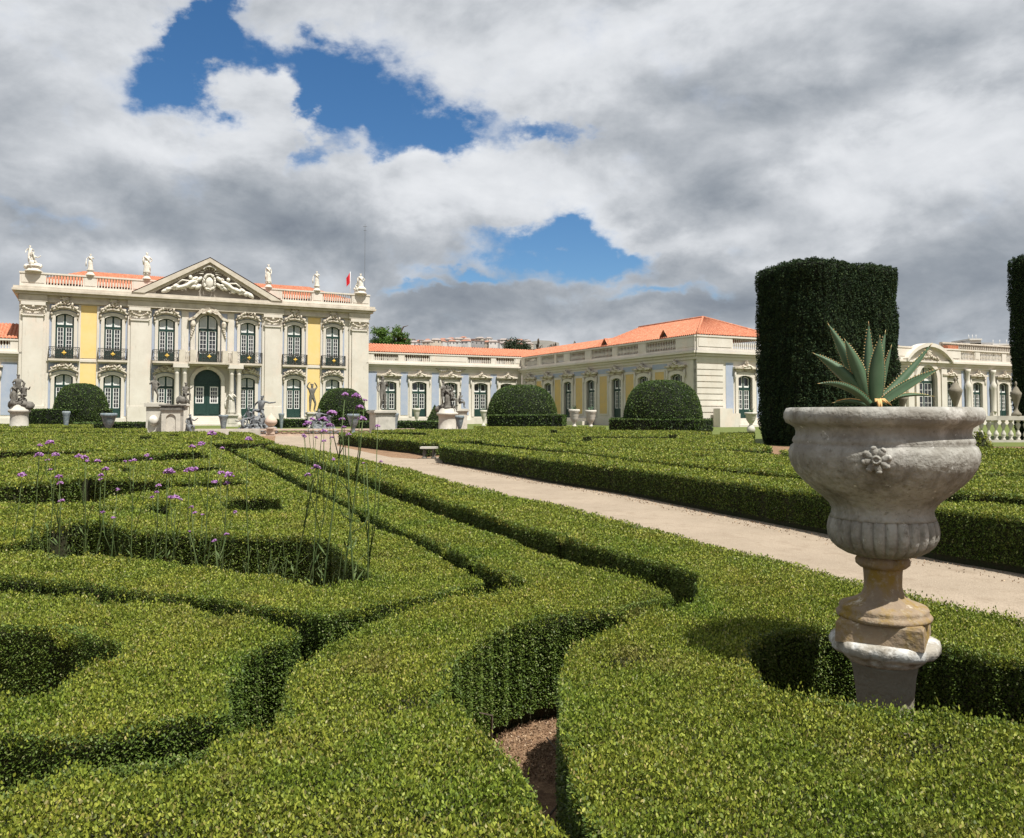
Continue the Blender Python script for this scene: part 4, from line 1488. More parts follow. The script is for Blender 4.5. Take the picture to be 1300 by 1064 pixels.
# ---- one storey wings
def wing(par, L, wins, panels, bal, zc=7.4, blues=(), yels=(), ww_=1.85, h=4.25, sill=1.35, depth=9.0, top=8.95, hoodh=0.75, ymat=M_YEL, strips=(), quoin=(), col=(), extra_holes=(), bx0=0.0, bx1=0.0, seed=20):
    mb = MB()
    hs = [arch(x, ww_, sill, sill + h, 0.22) for x in wins] + list(extra_holes)
    mb.prism([(0, -0.2), (L, -0.2), (L, zc - 0.3), (0, zc - 0.3)], 0, 0.5, 0, hs)
    mb.box(bx0, L - bx1, 0.5, depth, -0.2, zc - 0.3)
    mb.build('wall', M_STONE, par)
    if blues:
        for a, b, c, d in blues:
            mb = MB()
            mb.box(a, b, -0.03, 0, c, d)
            mb.build('blue_panel', M_BLUE, par)
    for a, b, c, d in yels:
        mb = MB()
        mb.box(a, b, -0.035, 0, c, d)
        mb.prism([(a - .14, c - .14), (b + .14, c - .14), (b + .14, d + .14), (a - .14, d + .14)], -0.07, 0, 1, [[(a, c), (b, c), (b, d), (a, d)]])
        mb.build('yellow_panel', [ymat, M_STONE], par)
    mb = MB()
    mb.box(-0.1, L + 0.1, -0.12, 0, zc - 0.75, zc - 0.45)
    mb.box(-0.2, L + 0.2, -0.30, depth + .2, zc - 0.45, zc - 0.2)
    mb.box(-0.4, L + 0.4, -0.55, depth + .4, zc - 0.2, zc + 0.0)
    mb.box(0, L, -0.14, 0, -0.2, 1.30)
    for a, b in quoin:
        z = 1.30
        while z < zc - 0.9:
            mb.box(a, b, -0.10, 0, z + 0.03, z + 0.50)
            z += 0.56
    mb.build('cornice', M_STONE, par)
    balustrade(par, 0, L, zc, top, -0.15, bal)
    proto = None
    for x in wins:
        if proto is None:
            proto = french_window(par, ww_, h, 0.22, h * 0.70, 0.9, rows=4, blind=False, x=x, y=0.22, z=sill)
            mb = MB()
            surround(mb, 0, ww_, 0, h, 0.22, 0.34)
            for sx in (-1, 1):
                mb.ell((sx * (ww_ / 2 + .42), -0.15, h + 0.0), (.12, .12, .42), 0, 6, 5)
            proto_s_ = mb.build('window_surround', M_STONE, par, (x, 0, sill))
            mb = MB()
            mb.prism([(-ww_ / 2 - .62, h + .62), (ww_ / 2 + .62, h + .62), (ww_ / 2 + .62, h + .80), (-ww_ / 2 - .62, h + .80)], -0.40, 0)
            mb.box(-ww_ / 2 - .36, ww_ / 2 + .36, -0.16, 0, h + .36, h + .62)
            carved(mb, 0, h + .62, ww_ * 0.95, hoodh, -0.2, 16, seed)
            mb.build('window_hood', M_ORN, proto_s_)
        else:
            clone(proto, par, (x, 0.22, sill))
            clone(proto_s_, par, (x, 0, sill))
    for x in col:
        mb = MB()
        mb.box(x - .34, x + .34, -0.45, 0, 0.9, 1.9)
        mb.lathe([(.30, 1.9), (.25, 2.1), (.25, 4.4), (.33, 4.6), (.36, 5.0), (.22, 5.3), (.2, 5.5), (.2, 6.2), (.28, 6.4), (.34, 6.7)], x, -0.3, 10)
        mb.build('column', M_STONE, par)


mw = thing('palace_wing', O0 + TX * 35.12 + NX * 0.35, 'sunlit one storey wing with blue panels, joining the palace front to the shaded wing', 'palace wing', rz=PHI)
LM = 20.3
cw_ = [37.7 - 35.12, 41.5 - 35.12, 45.55 - 35.12, 49.65 - 35.12, 53.3 - 35.12]
wing(mw, LM, cw_, None, [(0.7, 3.7), (4.5, 7.7), (12.7, 15.9), (16.6, 19.2)], zc=7.75, top=9.0, sill=1.4, h=4.2,
     blues=[(0.0, 1.1, 1.6, 6.7), (4.05, 4.95, 1.6, 6.7), (8.0, 8.95, 1.6, 6.7), (11.9, 12.9, 1.6, 6.7), (15.9, 16.75, 1.6, 6.7)])
mb = MB()
tiled(mb, [(-0.5, 0.2, 9.05), (LM + 1.0, 0.2, 9.05), (LM + 5.5, 4.9, 10.35), (-0.5, 4.9, 10.35)])
tiled(mb, [(LM + 6, 9.6, 9.05), (-0.5, 9.6, 9.05), (-0.5, 4.9, 10.35), (LM + 5.5, 4.9, 10.35)])
mb.build('roof', M_TILE, mw)
mb = MB()
for k in range(9):
    t = k / 8 - .5
    for c in (9.4, 11.45):
        mb.ell((c + t * 1.7, -0.2, 6.95 + 1.3 * t * t), (.14, .1, .11), 0, 6, 4)
mb.build('frieze_swag', M_ORN, mw)
mb = MB()
mb.box(cw_[2] - 2.6, cw_[2] + 2.6, -1.4, -0.14, 0.4, 1.0)
mb.build('steps', M_STONE, mw)

lw = thing('palace_wing', O0 - TX * 12.0 + NX * 0.35, 'short end of the left wing cut off by the picture edge, beside the palace front', 'palace wing', rz=PHI)
wing(lw, 11.98, [2.0, 6.0, 9.2], None, [(0.7, 4.5), (5.2, 8.0), (8.8, 11.3)], zc=7.75, top=9.0, sill=1.4, h=4.2,
     blues=[(10.6, 11.9, 1.6, 6.7), (3.6, 4.4, 1.6, 6.7), (7.3, 7.9, 1.6, 6.7)])
mb = MB()
tiled(mb, [(0, 0.2, 9.05), (11.9, 0.2, 9.05), (11.9, 4.9, 10.9), (0, 4.9, 10.9)])
tiled(mb, [(11.9, 9.6, 9.05), (0, 9.6, 9.05), (0, 4.9, 10.9), (11.9, 4.9, 10.9)])
mb.build('roof', M_TILE, lw)

# shaded wing: local x runs towards the camera, wall faces left
sw_ = thing('palace_wing', CC, 'shaded wing with ochre panels and a bright orange hipped roof, running towards the camera', 'palace wing', rz=PHI - math.pi / 2)
qs = [31.6, 27.2, 22.6, 17.7, 12.7, 8.0, 2.75]
wl = [33.98 - q for q in qs]
mid = [(wl[i] + wl[i + 1]) / 2 for i in range(6)]
wing(sw_, 33.98, wl, None, [(0.9, 4.2), (5.3, 8.4), (8.9, 10.6), (12.0, 15.2), (16.6, 20.6), (21.6, 25.2), (26.6, 31.2)], zc=7.45, top=8.9, ww_=1.7, sill=1.35, h=4.1,
     yels=[(m - 0.72, m + 0.72, 1.75, 5.75) for m in mid], blues=[(m - 1.15, m + 1.15, 6.02, 6.5) for m in mid], ymat=M_YEL2, depth=9.0, bx1=0.55, seed=31)
mb = MB()
RX0, RX1 = 15.5, 33.98
e, rz_ = 8.95, 11.25
# high hipped roof over the near half (local y = depth away from the wall)
tiled(mb, [(RX0, 0.1, e), (RX1 + 0.1, 0.1, e), (RX1 - 5.2, 5.2, rz_), (RX0 + 2.5, 5.2, rz_)])
tiled(mb, [(RX1 + 0.1, 0.1, e), (RX1 + 0.1, 10.3, e), (RX1 - 5.2, 5.25, rz_), (RX1 - 5.2, 5.2, rz_)])
tiled(mb, [(RX0 + 0.2, 10.3, e), (RX0, 0.1, e), (RX0 + 2.5, 5.2, rz_), (RX0 + 2.5, 5.25, rz_)])
tiled(mb, [(RX1 + 0.1, 10.3, e), (RX0, 10.3, e), (RX0 + 2.5, 5.25, rz_), (RX1 - 5.2, 5.25, rz_)])
tiled(mb, [(-4.8, 0.1, e), (RX0 + 2.3, 0.1, e), (RX0 + 2.3, 4.6, 10.4), (-4.8, 4.6, 10.4)])
tiled(mb, [(RX0 + 2, 9.6, e), (-4.8, 9.6, e), (-4.8, 4.6, 10.4), (RX0 + 2, 4.6, 10.4)])
mb.tube([(RX1 + 0.1, 0.1, e + .1), (RX1 - 5.2, 5.2, rz_ + .1), (RX0 + 2.5, 5.2, rz_ + .1)], 0.13, 6)
mb.tube([(RX1 + 0.1, 10.3, e + .1), (RX1 - 5.2, 5.2, rz_ + .1)], 0.13, 6)
mb.build('roof', M_TILE, sw_)
for x in (18.6, 28.9):
    mb = MB()
    mb.prism([(x - .42, 9.2), (x + .42, 9.2), (x, 9.72)], 0.45, 2.2, 0)
    mb.add([(x - .62, 0.2, 9.15), (x, 0.2, 9.88), (x, 2.6, 9.88), (x - .62, 2.6, 9.15)], [(0, 1, 2, 3)], 1)
    mb.add([(x + .62, 0.2, 9.15), (x, 0.2, 9.88), (x, 2.6, 9.88), (x + .62, 2.6, 9.15)], [(0, 3, 2, 1)], 1)
    mb.build('dormer', [M_IRON, M_TILE], sw_)
mb = MB()
mb.box(12.0, 17.0, -1.6, -0.14, 0.3, 0.95)
mb.box(12.0, 17.0, -1.1, -0.14, 0.3, 1.25)
mb.build('steps', M_STONE, sw_)

# long sunlit end front to the right of the corner
ef = thing('palace_wing', NN + TX * 0.0 - NX * 0.02, 'sunlit garden front at right, with an arched doorway and columns, partly behind the yew', 'palace wing', rz=PHI)
AW = 31.4
wing(ef, 52.0, [5.75, 9.6, 13.8, 18.0, 22.2, 35.3, 40.1, 44.85, 49.5], None, [(4.2, 8.0), (9.2, 13), (14, 18), (19, 23), (37.2, 39.6), (40.6, 44.6), (45.4, 50.6)], zc=7.45, top=8.92, ww_=1.72, h=4.1, sill=1.2,
     blues=[(3.45, 4.35, 1.3, 6.45), (7.2, 8.1, 1.3, 6.45), (37.4, 37.9, 1.4, 6.5), (38.3, 38.8, 1.4, 6.5), (41.9, 42.35, 1.4, 6.5), (42.9, 43.3, 1.4, 6.5), (46.4, 46.9, 1.4, 6.5), (47.5, 48.2, 1.4, 6.5)], quoin=[(0.0, 3.1)],
     col=(38.1, 42.6, 47.2), depth=8.5, extra_holes=[arch(AW, 2.95, 1.2, 7.0, 1.45)], bx0=0.55, seed=44)
french_window(ef, 2.95, 5.8, 1.45, 4.0, 0.9, rows=4, blind=True, x=AW, y=0.25, z=1.2)
mb = MB()
surround(mb, AW, 2.95, 1.2, 7.0, 1.45, 0.5, -0.35)
up = arc_top(7.4, 9.35, 1.7, 12, AW)
lo = arc_top(7.4, 8.95, 1.7, 12, AW)
mb.prism([(AW + 3.7, 7.45)] + up + [(AW - 3.7, 7.45)] + lo[::-1], -0.75, 0.3)
mb.prism([(AW + 3.6, 7.45)] + arc_top(7.2, 9.0, 1.6, 12, AW) + [(AW - 3.6, 7.45)], -0.3, 0.8)
for sx in (-1, 1):
    mb.box(AW + sx * 2.7 - .45, AW + sx * 2.7 + .45, -0.3, 0, 1.2, 6.6)
o = mb.build('doorway_arch', M_STONE, ef)
mb = MB()
carved(mb, AW, 7.5, 3.4, 1.5, -0.4, 24, 12)
mb.build('carving', M_ORN, o)
mb = MB()
mb.box(35.0, 36.8, -0.14, 0.5, 7.45, 9.3)
tiled(mb, [(23.5, 1.0, 8.95), (29.0, 1.0, 8.95), (27.5, 4.5, 10.1), (25.0, 4.5, 10.1)])
tiled(mb, [(46, 2.5, 9.0), (53.0, 2.5, 9.0), (53.0, 5.5, 10.2), (48.0, 5.5, 10.2)])
mb.build('roof', [M_TILE], ef)
mb = MB()
mb.box(37.2, 52, 2.3, 2.5, 8.8, 9.9)
balusters(mb, 37.3, 51.9, 9.1, 9.75, 2.2, 0.35)
mb.box(37.2, 52, 2.05, 2.35, 9.75, 9.92)
mb.build('roof_parapet', M_CORN, ef)
mb = MB()
for i in range(4):
    mb.box(4.2 - 0.35 * (3 - i), 8.4 + .3 * (3 - i), -0.5 - 0.42 * (4 - i), -0.14, -0.2, 0.22 + 0.24 * i)
mb.box(1.6, 3.1, -1.3, -0.4, 0.2, 2.2)
mb.box(3.1, 4.0, -1.3, -0.14, 0.2, 1.75)
mb.build('steps', M_STONE, ef)

# ------------------------------------------------------------ large stone urn with an agave
M_URN = mat('lichened_urn_stone', (0.38, 0.38, 0.35), 0.88, 2.2, (0.215, 0.205, 0.18), (0.40, 0.60), 0.5, 35,
            extra=[(5.0, (0.42, 0.41, 0.38), 0.54, 0.66, (1, 1, 0.6)), (3.2, (0.085, 0.075, 0.055), 0.50, 0.70, (1.1, 1.1, 0.5)), (40.0, (0.13, 0.12, 0.095), 0.57, 0.72, (1, 1, 1)), (26.0, (0.66, 0.66, 0.63), 0.64, 0.70, (1, 1, 1))])
M_URNB = mat('stained_urn_stem', (0.29, 0.22, 0.15), 0.88, 4.0, (0.20, 0.155, 0.11), (0.36, 0.66), 0.5, 35,
             extra=[(6.0, (0.23, 0.155, 0.04), 0.48, 0.60, (1, 1, 0.6)), (30.0, (0.30, 0.25, 0.18), 0.55, 0.66, (1, 1, 1)), (8.0, (0.12, 0.10, 0.08), 0.58, 0.75, (1, 1, 0.6)), (14.0, (0.52, 0.46, 0.36), 0.62, 0.70, (1, 1, 1))])
M_URNC = mat('white_lichen_slab', (0.30, 0.28, 0.24), 0.9, 7.0, (0.50, 0.50, 0.48), (0.44, 0.54), 0.5, 35,
             extra=[(9.0, (0.17, 0.15, 0.12), 0.54, 0.66, (1, 1, 1))])
M_URNP = mat('grey_pedestal', (0.23, 0.21, 0.165), 0.9, 4.0, (0.17, 0.155, 0.12), (0.36, 0.66), 0.5, 35,
             extra=[(3.0, (0.17, 0.15, 0.12), 0.52, 0.8, (1.4, 1.4, 0.3))])
for m_ in (M_URN, M_URNB, M_URNC, M_URNP):
    m_.node_tree.nodes['Principled BSDF'].inputs['Specular IOR Level'].default_value = 0.12
UD = 3.45
UX = (1117.0 - 650) / F * UD
k = UD / F
kr = k * 0.905      # a round body seen off the middle of the picture looks wider than it is


def zz(py):
    return EYE + (527 - py) * k


urn = thing('garden_urn', (UX, UD, 0), 'large weathered stone urn with a rosette and fluted base, holding an agave', 'urn', rz=math.radians(-14))


def fl(a, j):
    return 1.0


mb = MB()
prof = [(118, 522), (121, 517.5), (125, 518), (128.5, 524), (129, 530), (126, 536.5), (119, 540), (114, 543), (112.5, 548), (113, 553), (116, 556), (117.5, 560), (115.5, 563),
        (119.5, 566), (122.5, 573), (122, 582), (118.5, 592), (112, 602), (102, 612), (90, 622), (78, 631), (69, 639), (65.5, 646), (66.5, 652), (69, 656)]
inner = [(0.02, zz(536)), (60 * kr, zz(534)), (108 * kr, zz(528)), (113 * kr, zz(523))]
mb.lathe(inner + [(r * kr, zz(y)) for r, y in prof], 0, 0, 72)
bowl = mb.build('bowl', M_URN, urn)
mb = MB()
pf = [(66, 655), (69.5, 657.5), (71.5, 664), (72.5, 671), (71.5, 679), (67, 688), (59, 695), (48, 700.5), (36, 703.5), (30, 704)]
rd_ = lambda a, j: 1 - (0.075 * (1 - abs(math.cos(a * 14))) ** 2.2 if 0 < j < 8 else 0)
mb.lathe([(r * kr, zz(y)) for r, y in pf], 0, 0, 224, mod=rd_)
mb.build('fluted_base', M_URN, urn)
mb = MB()
ra = math.radians(-116.5 + 14)      # one rosette faces the camera side
for cx_ in (0.0, math.pi):
    mb = MB()
    a0 = ra + cx_
    n_ = Vector((math.cos(a0), math.sin(a0), 0.03)).normalized()
    t_ = Vector((-math.sin(a0), math.cos(a0), 0))
    u_ = n_.cross(t_)
    c0 = n_ * (120.0 * kr + 0.005) + Vector((0, 0, zz(582)))
    for q in range(8):
        a = q * math.pi / 4 + 0.2
        dv = t_ * math.cos(a) + u_ * math.sin(a)
        sv = n_.cross(dv)
        R = Matrix((dv, sv, n_)).transposed()
        mb.ell(c0 + dv * 0.031, (0.022, 0.0155, 0.010), 0, 10, 8, R)
        mb.ell(c0 + dv * 0.046 + n_ * 0.003, (0.009, 0.012, 0.008), 0, 8, 6, R)
    R = Matrix((t_, u_, n_)).transposed()
    mb.ell(c0 + n_ * 0.008, (0.019, 0.019, 0.015), 0, 12, 8, R)
    mb.tube([c0 + n_ * 0.024 + (t_ * math.cos(a) + u_ * math.sin(a)) * 0.013 for a in [i * math.pi / 5 for i in range(11)]], 0.0045, 6)
    mb.build('rosette', M_URN, bowl)
mb = MB()
pf = [(30, 703), (33, 705), (35.5, 709), (35, 714), (30, 718), (26, 719), (25.5, 721), (25, 726), (24.5, 736), (24.5, 742), (25, 743.5), (25.5, 747), (29, 753), (38, 759), (50, 763), (56, 765), (58, 768), (57, 771), (59, 773), (62, 776), (61, 780)]
mb.lathe([(r * kr, zz(y)) for r, y in pf], 0, 0, 48)
mb.build('stem', M_URNB, urn)
mb = MB()
s_ = 0.170
z1_, z0_ = zz(779), zz(806)
pts = []
N_ = 8
for i in range(4):
    a = math.pi / 4 + i * math.pi / 2
    pts.append((s_ * 1.36 * math.cos(a), s_ * 1.36 * math.sin(a)))
pl_ = MB()
b_ = [(x, y, z0_) for x, y in pts] + [(x * .98, y * .98, z1_ - .012) for x, y in pts] + [(x * .93, y * .93, z1_) for x, y in pts]
pl_.add(b_, [(0, 3, 2, 1), (8, 9, 10, 11)] + [(i, (i + 1) % 4, 4 + (i + 1) % 4, 4 + i) for i in range(4)] + [(4 + i, 4 + (i + 1) % 4, 8 + (i + 1) % 4, 8 + i) for i in range(4)])
plo = pl_.build('plinth', M_URNB, urn)
plo.rotation_euler = (0, 0, math.radians(-17))
mb = MB()
lob = lambda a, j: (1 + 0.030 * abs(math.cos(a * 5.5)) + 0.02 * math.cos(a * 3 + 2) + 0.02 * math.sin(a * 5 + 1) + 0.012 * math.sin(a * 17) + 0.008 * math.sin(a * 31 + j)) if 0 < j < 7 else 1.0
mb.lathe([(30 * kr, zz(803)), (64 * kr, zz(804.5)), (68 * kr, zz(806.5)), (69.5 * kr, zz(811)), (69.0 * kr, zz(817)), (65 * kr, zz(821)), (58 * kr, zz(822.5)), (54 * kr, zz(828)), (47 * kr, zz(834))], 0, 0, 120, mod=lob)
mb.build('lobed_slab', M_URNC, urn)
mb = MB()
oct_ = lambda a, j: 1 + 0.03 * math.cos(a * 4)
mb.lathe([(46 * kr, zz(833)), (42 * kr, zz(839)), (39 * kr, zz(852)), (36 * kr, zz(880)), (34 * kr, zz(910)), (33 * kr, zz(960)), (33 * kr, 0.06), (44 * kr, 0.05), (46 * kr, -0.02)], 0, 0, 40, mod=oct_)
mb.build('pedestal', M_URNP, urn)
mb = MB()
mb.lathe([(0.0, zz(526)), (0.1, zz(525.5)), (0.3, zz(527.5)), (108 * kr, zz(529.5))][::-1], 0, 0, 24, mod=lambda a, j: 1)
mb.build('potting_soil', M_SOIL, urn)

# agave
ag = thing('agave', (UX - 0.005, UD, zz(522)), 'blue green agave growing out of the large stone urn', 'agave')


def agave_leaf(tip, wid, side, bend=0.25, base=(0, 0, 0), up=0.0, thick=0.007):
    """tip in local x,z (camera facing plane) and depth; wid full width"""
    b = Vector(base)
    t = Vector(tip)
    n = 26
    mb = MB()
    ctrl = b + (t - b) * 0.45 + Vector((0, 0, bend))
    s = Vector(side).normalized()
    cs, dirs = [], []
    for i in range(n + 1):
        q = i / n
        cs.append(b * (1 - q) ** 2 + ctrl * 2 * q * (1 - q) + t * q * q)
    vs, fs = [], []
    for i in range(n + 1):
        q = i / n
        d = (cs[min(i + 1, n)] - cs[max(i - 1, 0)]).normalized()
        sd = (s - d * s.dot(d)).normalized()
        nr = d.cross(sd).normalized()
        w = wid / 2 * (0.62 + 1.25 * q - 0.9 * q * q) * (1 - q ** 2.6) ** 0.95 + 0.0010
        dp = w * 0.42
        tk = thick * (1 - q * 0.75)
        for f_, o_ in ((-1, dp), (-.5, dp * .22), (0, 0), (.5, dp * .22), (1, dp)):
            vs.append(cs[i] + sd * w * f_ + nr * (o_ + 0.001))
        for f_, o_ in ((.5, dp * .22), (0, 0), (-.5, dp * .22)):
            vs.append(cs[i] + sd * w * f_ * .96 + nr * (o_ - tk * (1.3 if f_ == 0 else 1)))
    for i in range(n):
        for j in range(8):
            j2 = (j + 1) % 8
            fs.append((i * 8 + j, i * 8 + j2, (i + 1) * 8 + j2, (i + 1) * 8 + j))
    mb.add(vs, fs, 0, True)
    # teeth along both margins, dark point at the tip
    for i in range(2, n - 1):
        for sg, o_ in ((-1, 0), (1, 4)):
            e = vs[i * 8 + o_]
            d = (cs[i + 1] - cs[i]).normalized()
            out_ = (vs[i * 8 + o_] - cs[i]).normalized()
            mb.add([e - d * .004 - out_ * .001, e + d * .004 - out_ * .001, e + out_ * .0042 + d * .002, e + Vector((0, -.002, 0)) - out_ * .001], [(0, 1, 2), (0, 2, 3), (1, 3, 2)], 1)
    d = (cs[n] - cs[n - 1]).normalized()
    mb.tube([cs[n] - d * .012, cs[n] + d * .010], [.0028, .0004], 5, 1)
    return mb.build('leaf', [M_AGAVE, M_AGE], ag)


def T(px, py, dy=0.0):
    return ((px - 1117.0) * k * (1 + dy / UD), dy, (522 - py) * k * (1 + dy / UD))


bx = (1.0, 0, 0)
agave_leaf(T(1113, 428, -0.05), 0.076, bx, 0.0, T(1112, 512, -.02))            # broad front leaf
agave_leaf(T(1119, 410, 0.10), 0.052, bx, 0.0, T(1113, 510, .04))
agave_leaf(T(1073, 432, -0.02), 0.062, (0.75, -0.5, 0.35), 0.02, T(1104, 510, 0))
agave_leaf(T(1068, 412, 0.10), 0.068, (0.5, -0.75, 0.2), 0.015, T(1104, 508, .04))
agave_leaf(T(1135, 421, 0.06), 0.062, (0.8, 0.45, -0.1), -0.005, T(1117, 510, .02))
agave_leaf(T(1134, 440, 0.00), 0.044, (0.75, 0.55, 0.0), -0.01, T(1116, 511, -.01))
agave_leaf(T(1043, 449, 0.05), 0.068, (0.35, -0.75, 0.55), 0.03, T(1104, 510, .01))
agave_leaf(T(1193, 437, 0.06), 0.046, (-0.4, 0.75, 0.5), -0.05, T(1113, 514, .02))
agave_leaf(T(1177, 469, -0.12), 0.050, (-0.35, 0.7, 0.5), 0.015, T(1114, 515, -.03))
agave_leaf(T(1028, 487, -0.10), 0.050, (0.15, -0.9, 0.35), 0.05, T(1100, 513, -.03))
agave_leaf(T(1188, 503, 0.02), 0.036, (-0.05, 0.95, 0.3), 0.035, T(1118, 513, .0))
agave_leaf(T(1067, 511, 0.05), 0.030, (0.1, -0.9, 0.3), 0.02, T(1102, 515, .0))
mb = MB()
for (a, b_) in ((1103, 507), (1112, 520), (1118, 509), (1108, 518), (1124, 512)):
    mb.tube([T(1111, 508, -.03), T((1111 + a) / 2, 508, -.05), T(a, b_ + 3, -.07)], [.007, .009, .001], 4)
mb.build('dry_leaf', M_DEAD, ag)


# ------------------------------------------------------------ verbena
holes_base = {}
vcount = [0]


def verbena(label, base, heads, stems2=(), r=0.0036, leaves=True):
    bx_, by_ = base
    t = thing('verbena', (bx_, by_, 0), label, 'flowering plant', 'purple verbena plants in the parterre bed')
    mb = MB()
    fm = []
    rr_ = random.Random(int(abs(bx_ * 1000)) + 3)
    main = heads[0]
    tops = []
    for (px, py, sz) in heads:
        d = by_ + rr_.uniform(-.15, .15)
        x = (px - 650) / F * d
        tops.append((Vector((x - bx_, d - by_, zat(py, d))), sz))
    m_top = tops[0][0]
    q = [Vector((0, 0, 0)), m_top * 0.35 + Vector((rr_.uniform(-.02, .02), 0, 0.0)), m_top * 0.7 + Vector((rr_.uniform(-.02, .02), 0, 0)), m_top]
    mb.tube(q, [r * 1.5, r * 1.25, r, r * .6], 5)
    for i, (tp, sz) in enumerate(tops[1:]):
        s0 = rr_.uniform(0.45, 0.82)
        s0 = min(s0, max(0.2, (tp.z - 0.12) / m_top.z))
        st = m_top * s0
        midp = (st + tp) / 2 + Vector(((tp.x - st.x) * 0.2, 0, -0.02))
        mb.tube([st, midp, tp], [r * .8, r * .7, r * .5], 4)
    if leaves:
        for i in range(7):
            s0 = rr_.uniform(0.02, 0.5)
            p = m_top * s0
            a = rr_.uniform(0, 6.28)
            L_ = rr_.uniform(0.05, 0.12)
            dx = Vector((math.cos(a) * L_, math.sin(a) * L_, L_ * .8))
            w = Vector((-math.sin(a), math.cos(a), 0)) * 0.008
            mb.add([p, p + dx * .5 + w, p + dx, p + dx * .5 - w], [(0, 1, 2, 3)])
    mb.build('stem', M_STEM, t)
    for tp, sz in tops:
        if sz <= 0:
            continue
        R = 0.0042 * sz
        vs, fs = [], []
        n = 26 if sz > 4 else 14
        fb = MB()
        for i in range(n):
            a = rr_.uniform(0, 6.28)
            u = math.sqrt(rr_.random())
            c = tp + Vector((R * u * math.cos(a), R * u * math.sin(a), R * 0.62 * (1 - u * u) + rr_.uniform(-.2, .2) * R))
            s = rr_.uniform(.17, .28) * R + 0.002
            fb.ell(c, (s, s, s * .8), 0, 5, 3)
        fb.build('flower_head', M_FLOW, t)


def bedpt(px, py):                    # foot of a stem in the bed (height 0)
    return P(px, py, 0.0)


VB = [
    ('verbena with the tallest dark stem, purple heads topping it by the dome bush', (404, 5.6), [(438, 501.7, 5), (451.6, 504, 7), (421, 526, 8), (419, 541, 6)]),
    ('verbena leaning right with flower heads in front of the small dome', (425, 5.7), [(463, 509, 4), (456.5, 518, 6), (434.5, 533, 5), (460, 532.8, 7), (437, 543, 4)]),
    ('verbena with a loose cluster of purple heads left of the tallest stem', (398, 6.2), [(410, 534, 8), (397, 533, 5), (391, 539, 8), (411.7, 548, 5), (387, 555, 4)]),
    ('bare stemmed verbena forking high beside the stone bench side of the bed', (473, 5.45), [(466, 588, 0), (479.7, 541.5, 4), (484, 586, 2.5), (462, 588, 2)]),
    ('thin verbena with branching seed heads, near the right corner of the bed', (455, 5.35), [(443, 552, 4), (430, 640, 0), (470, 650, 0), (424, 584, 2)]),
    ('verbena crossing diagonally from lower left to upper right of the bed', (358, 6.0), [(402, 594, 7), (392, 603.5, 5), (401.5, 556, 3), (422, 556, 4)]),
    ('verbena with small dark heads in the right part of the bed', (383, 5.8), [(424, 583, 3), (412, 560, 3.5), (386, 553, 3)]),
    ('verbena with a single head midway along the front of the bed', (316, 6.6), [(316, 558.5, 7)]),
    ('verbena with three stacked purple clusters at upper left of centre', (256, 6.8), [(269.6, 551, 8), (257, 565, 8), (245, 567.7, 6), (283, 569, 4)]),
    ('verbena with twin clusters in the middle of the bed', (277, 6.4), [(291.5, 603.5, 9), (282, 600.5, 6), (289.7, 613.4, 5), (274, 612.7, 6)]),
    ('verbena with one wide cluster and long straight stem left of the twin clusters', (247, 6.6), [(242, 597.7, 9), (249, 596, 6)]),
    ('low verbena with a faded head above the small crescent bed', (228, 6.2), [(224.6, 632, 7), (218, 631, 4), (231, 634, 3)]),
    ('short verbena with tiny heads in front of the bed wall', (262, 6.0), [(245, 644, 4), (250, 651, 4), (259, 653, 3), (300, 650, 4)]),
    ('lowest verbena bloom against the dark hedge wall in the bed', (283, 5.7), [(275, 686, 4), (290, 678, 4), (243, 674, 2)]),
    ('verbena with a broad bright cluster, right of the left edge group', (110, 7.4), [(109, 581.5, 8), (101, 579.7, 7), (112, 586, 5), (125.5, 585.8, 6)]),
    ('leftmost verbena, its cluster leaning out over the hedge', (8, 7.0), [(30.5, 603.7, 8)]),
    ('verbena with a bright pink purple head near the left edge', (36, 7.2), [(51, 579, 9), (51.7, 566, 5), (64.6, 562.5, 8)]),
    ('verbena with a round head between the left pair', (60, 7.3), [(72, 577.8, 7), (62, 584, 4)]),
    ('verbena bearing two heads one above the other at left', (78, 6.9), [(77.5, 606, 7), (78.5, 614, 6), (81, 636, 6), (66, 596, 3)]),
    ('slim verbena with small heads left of the crescent bed', (122, 6.7), [(135.7, 596, 6), (129.8, 603.7, 5), (130, 609, 4)]),
    ('verbena with a flat row of small heads toward the round hedge', (172, 7.0), [(171.7, 585, 5), (160.6, 586, 4), (166, 586, 4), (188, 578.8, 5), (193, 583, 3)]),
    ('verbena with pale heads low over the left bed wall', (140, 6.2), [(151, 621.8, 4), (146.8, 657, 4), (133, 650, 4)]),
    ('verbena with a single wide magenta cluster above the pale letter sized gap', (215, 6.9), [(216, 598.7, 9), (213, 600, 6), (220, 600, 6)]),
    ('verbena with drooping heads just left of the faded one', (196, 6.4), [(203, 616.6, 5), (195.7, 631, 4), (201, 625, 4)]),
]
VB[22] = ('verbena with a single wide magenta cluster between the flat row and the twin clusters',) + VB[22][1:]
for (lb, (px0, d0), hd_) in VB:
    x0 = (px0 - 650) / F * d0
    verbena(lb, (x0, d0), hd_, r=0.0052 if d0 < 5.75 else 0.0038)

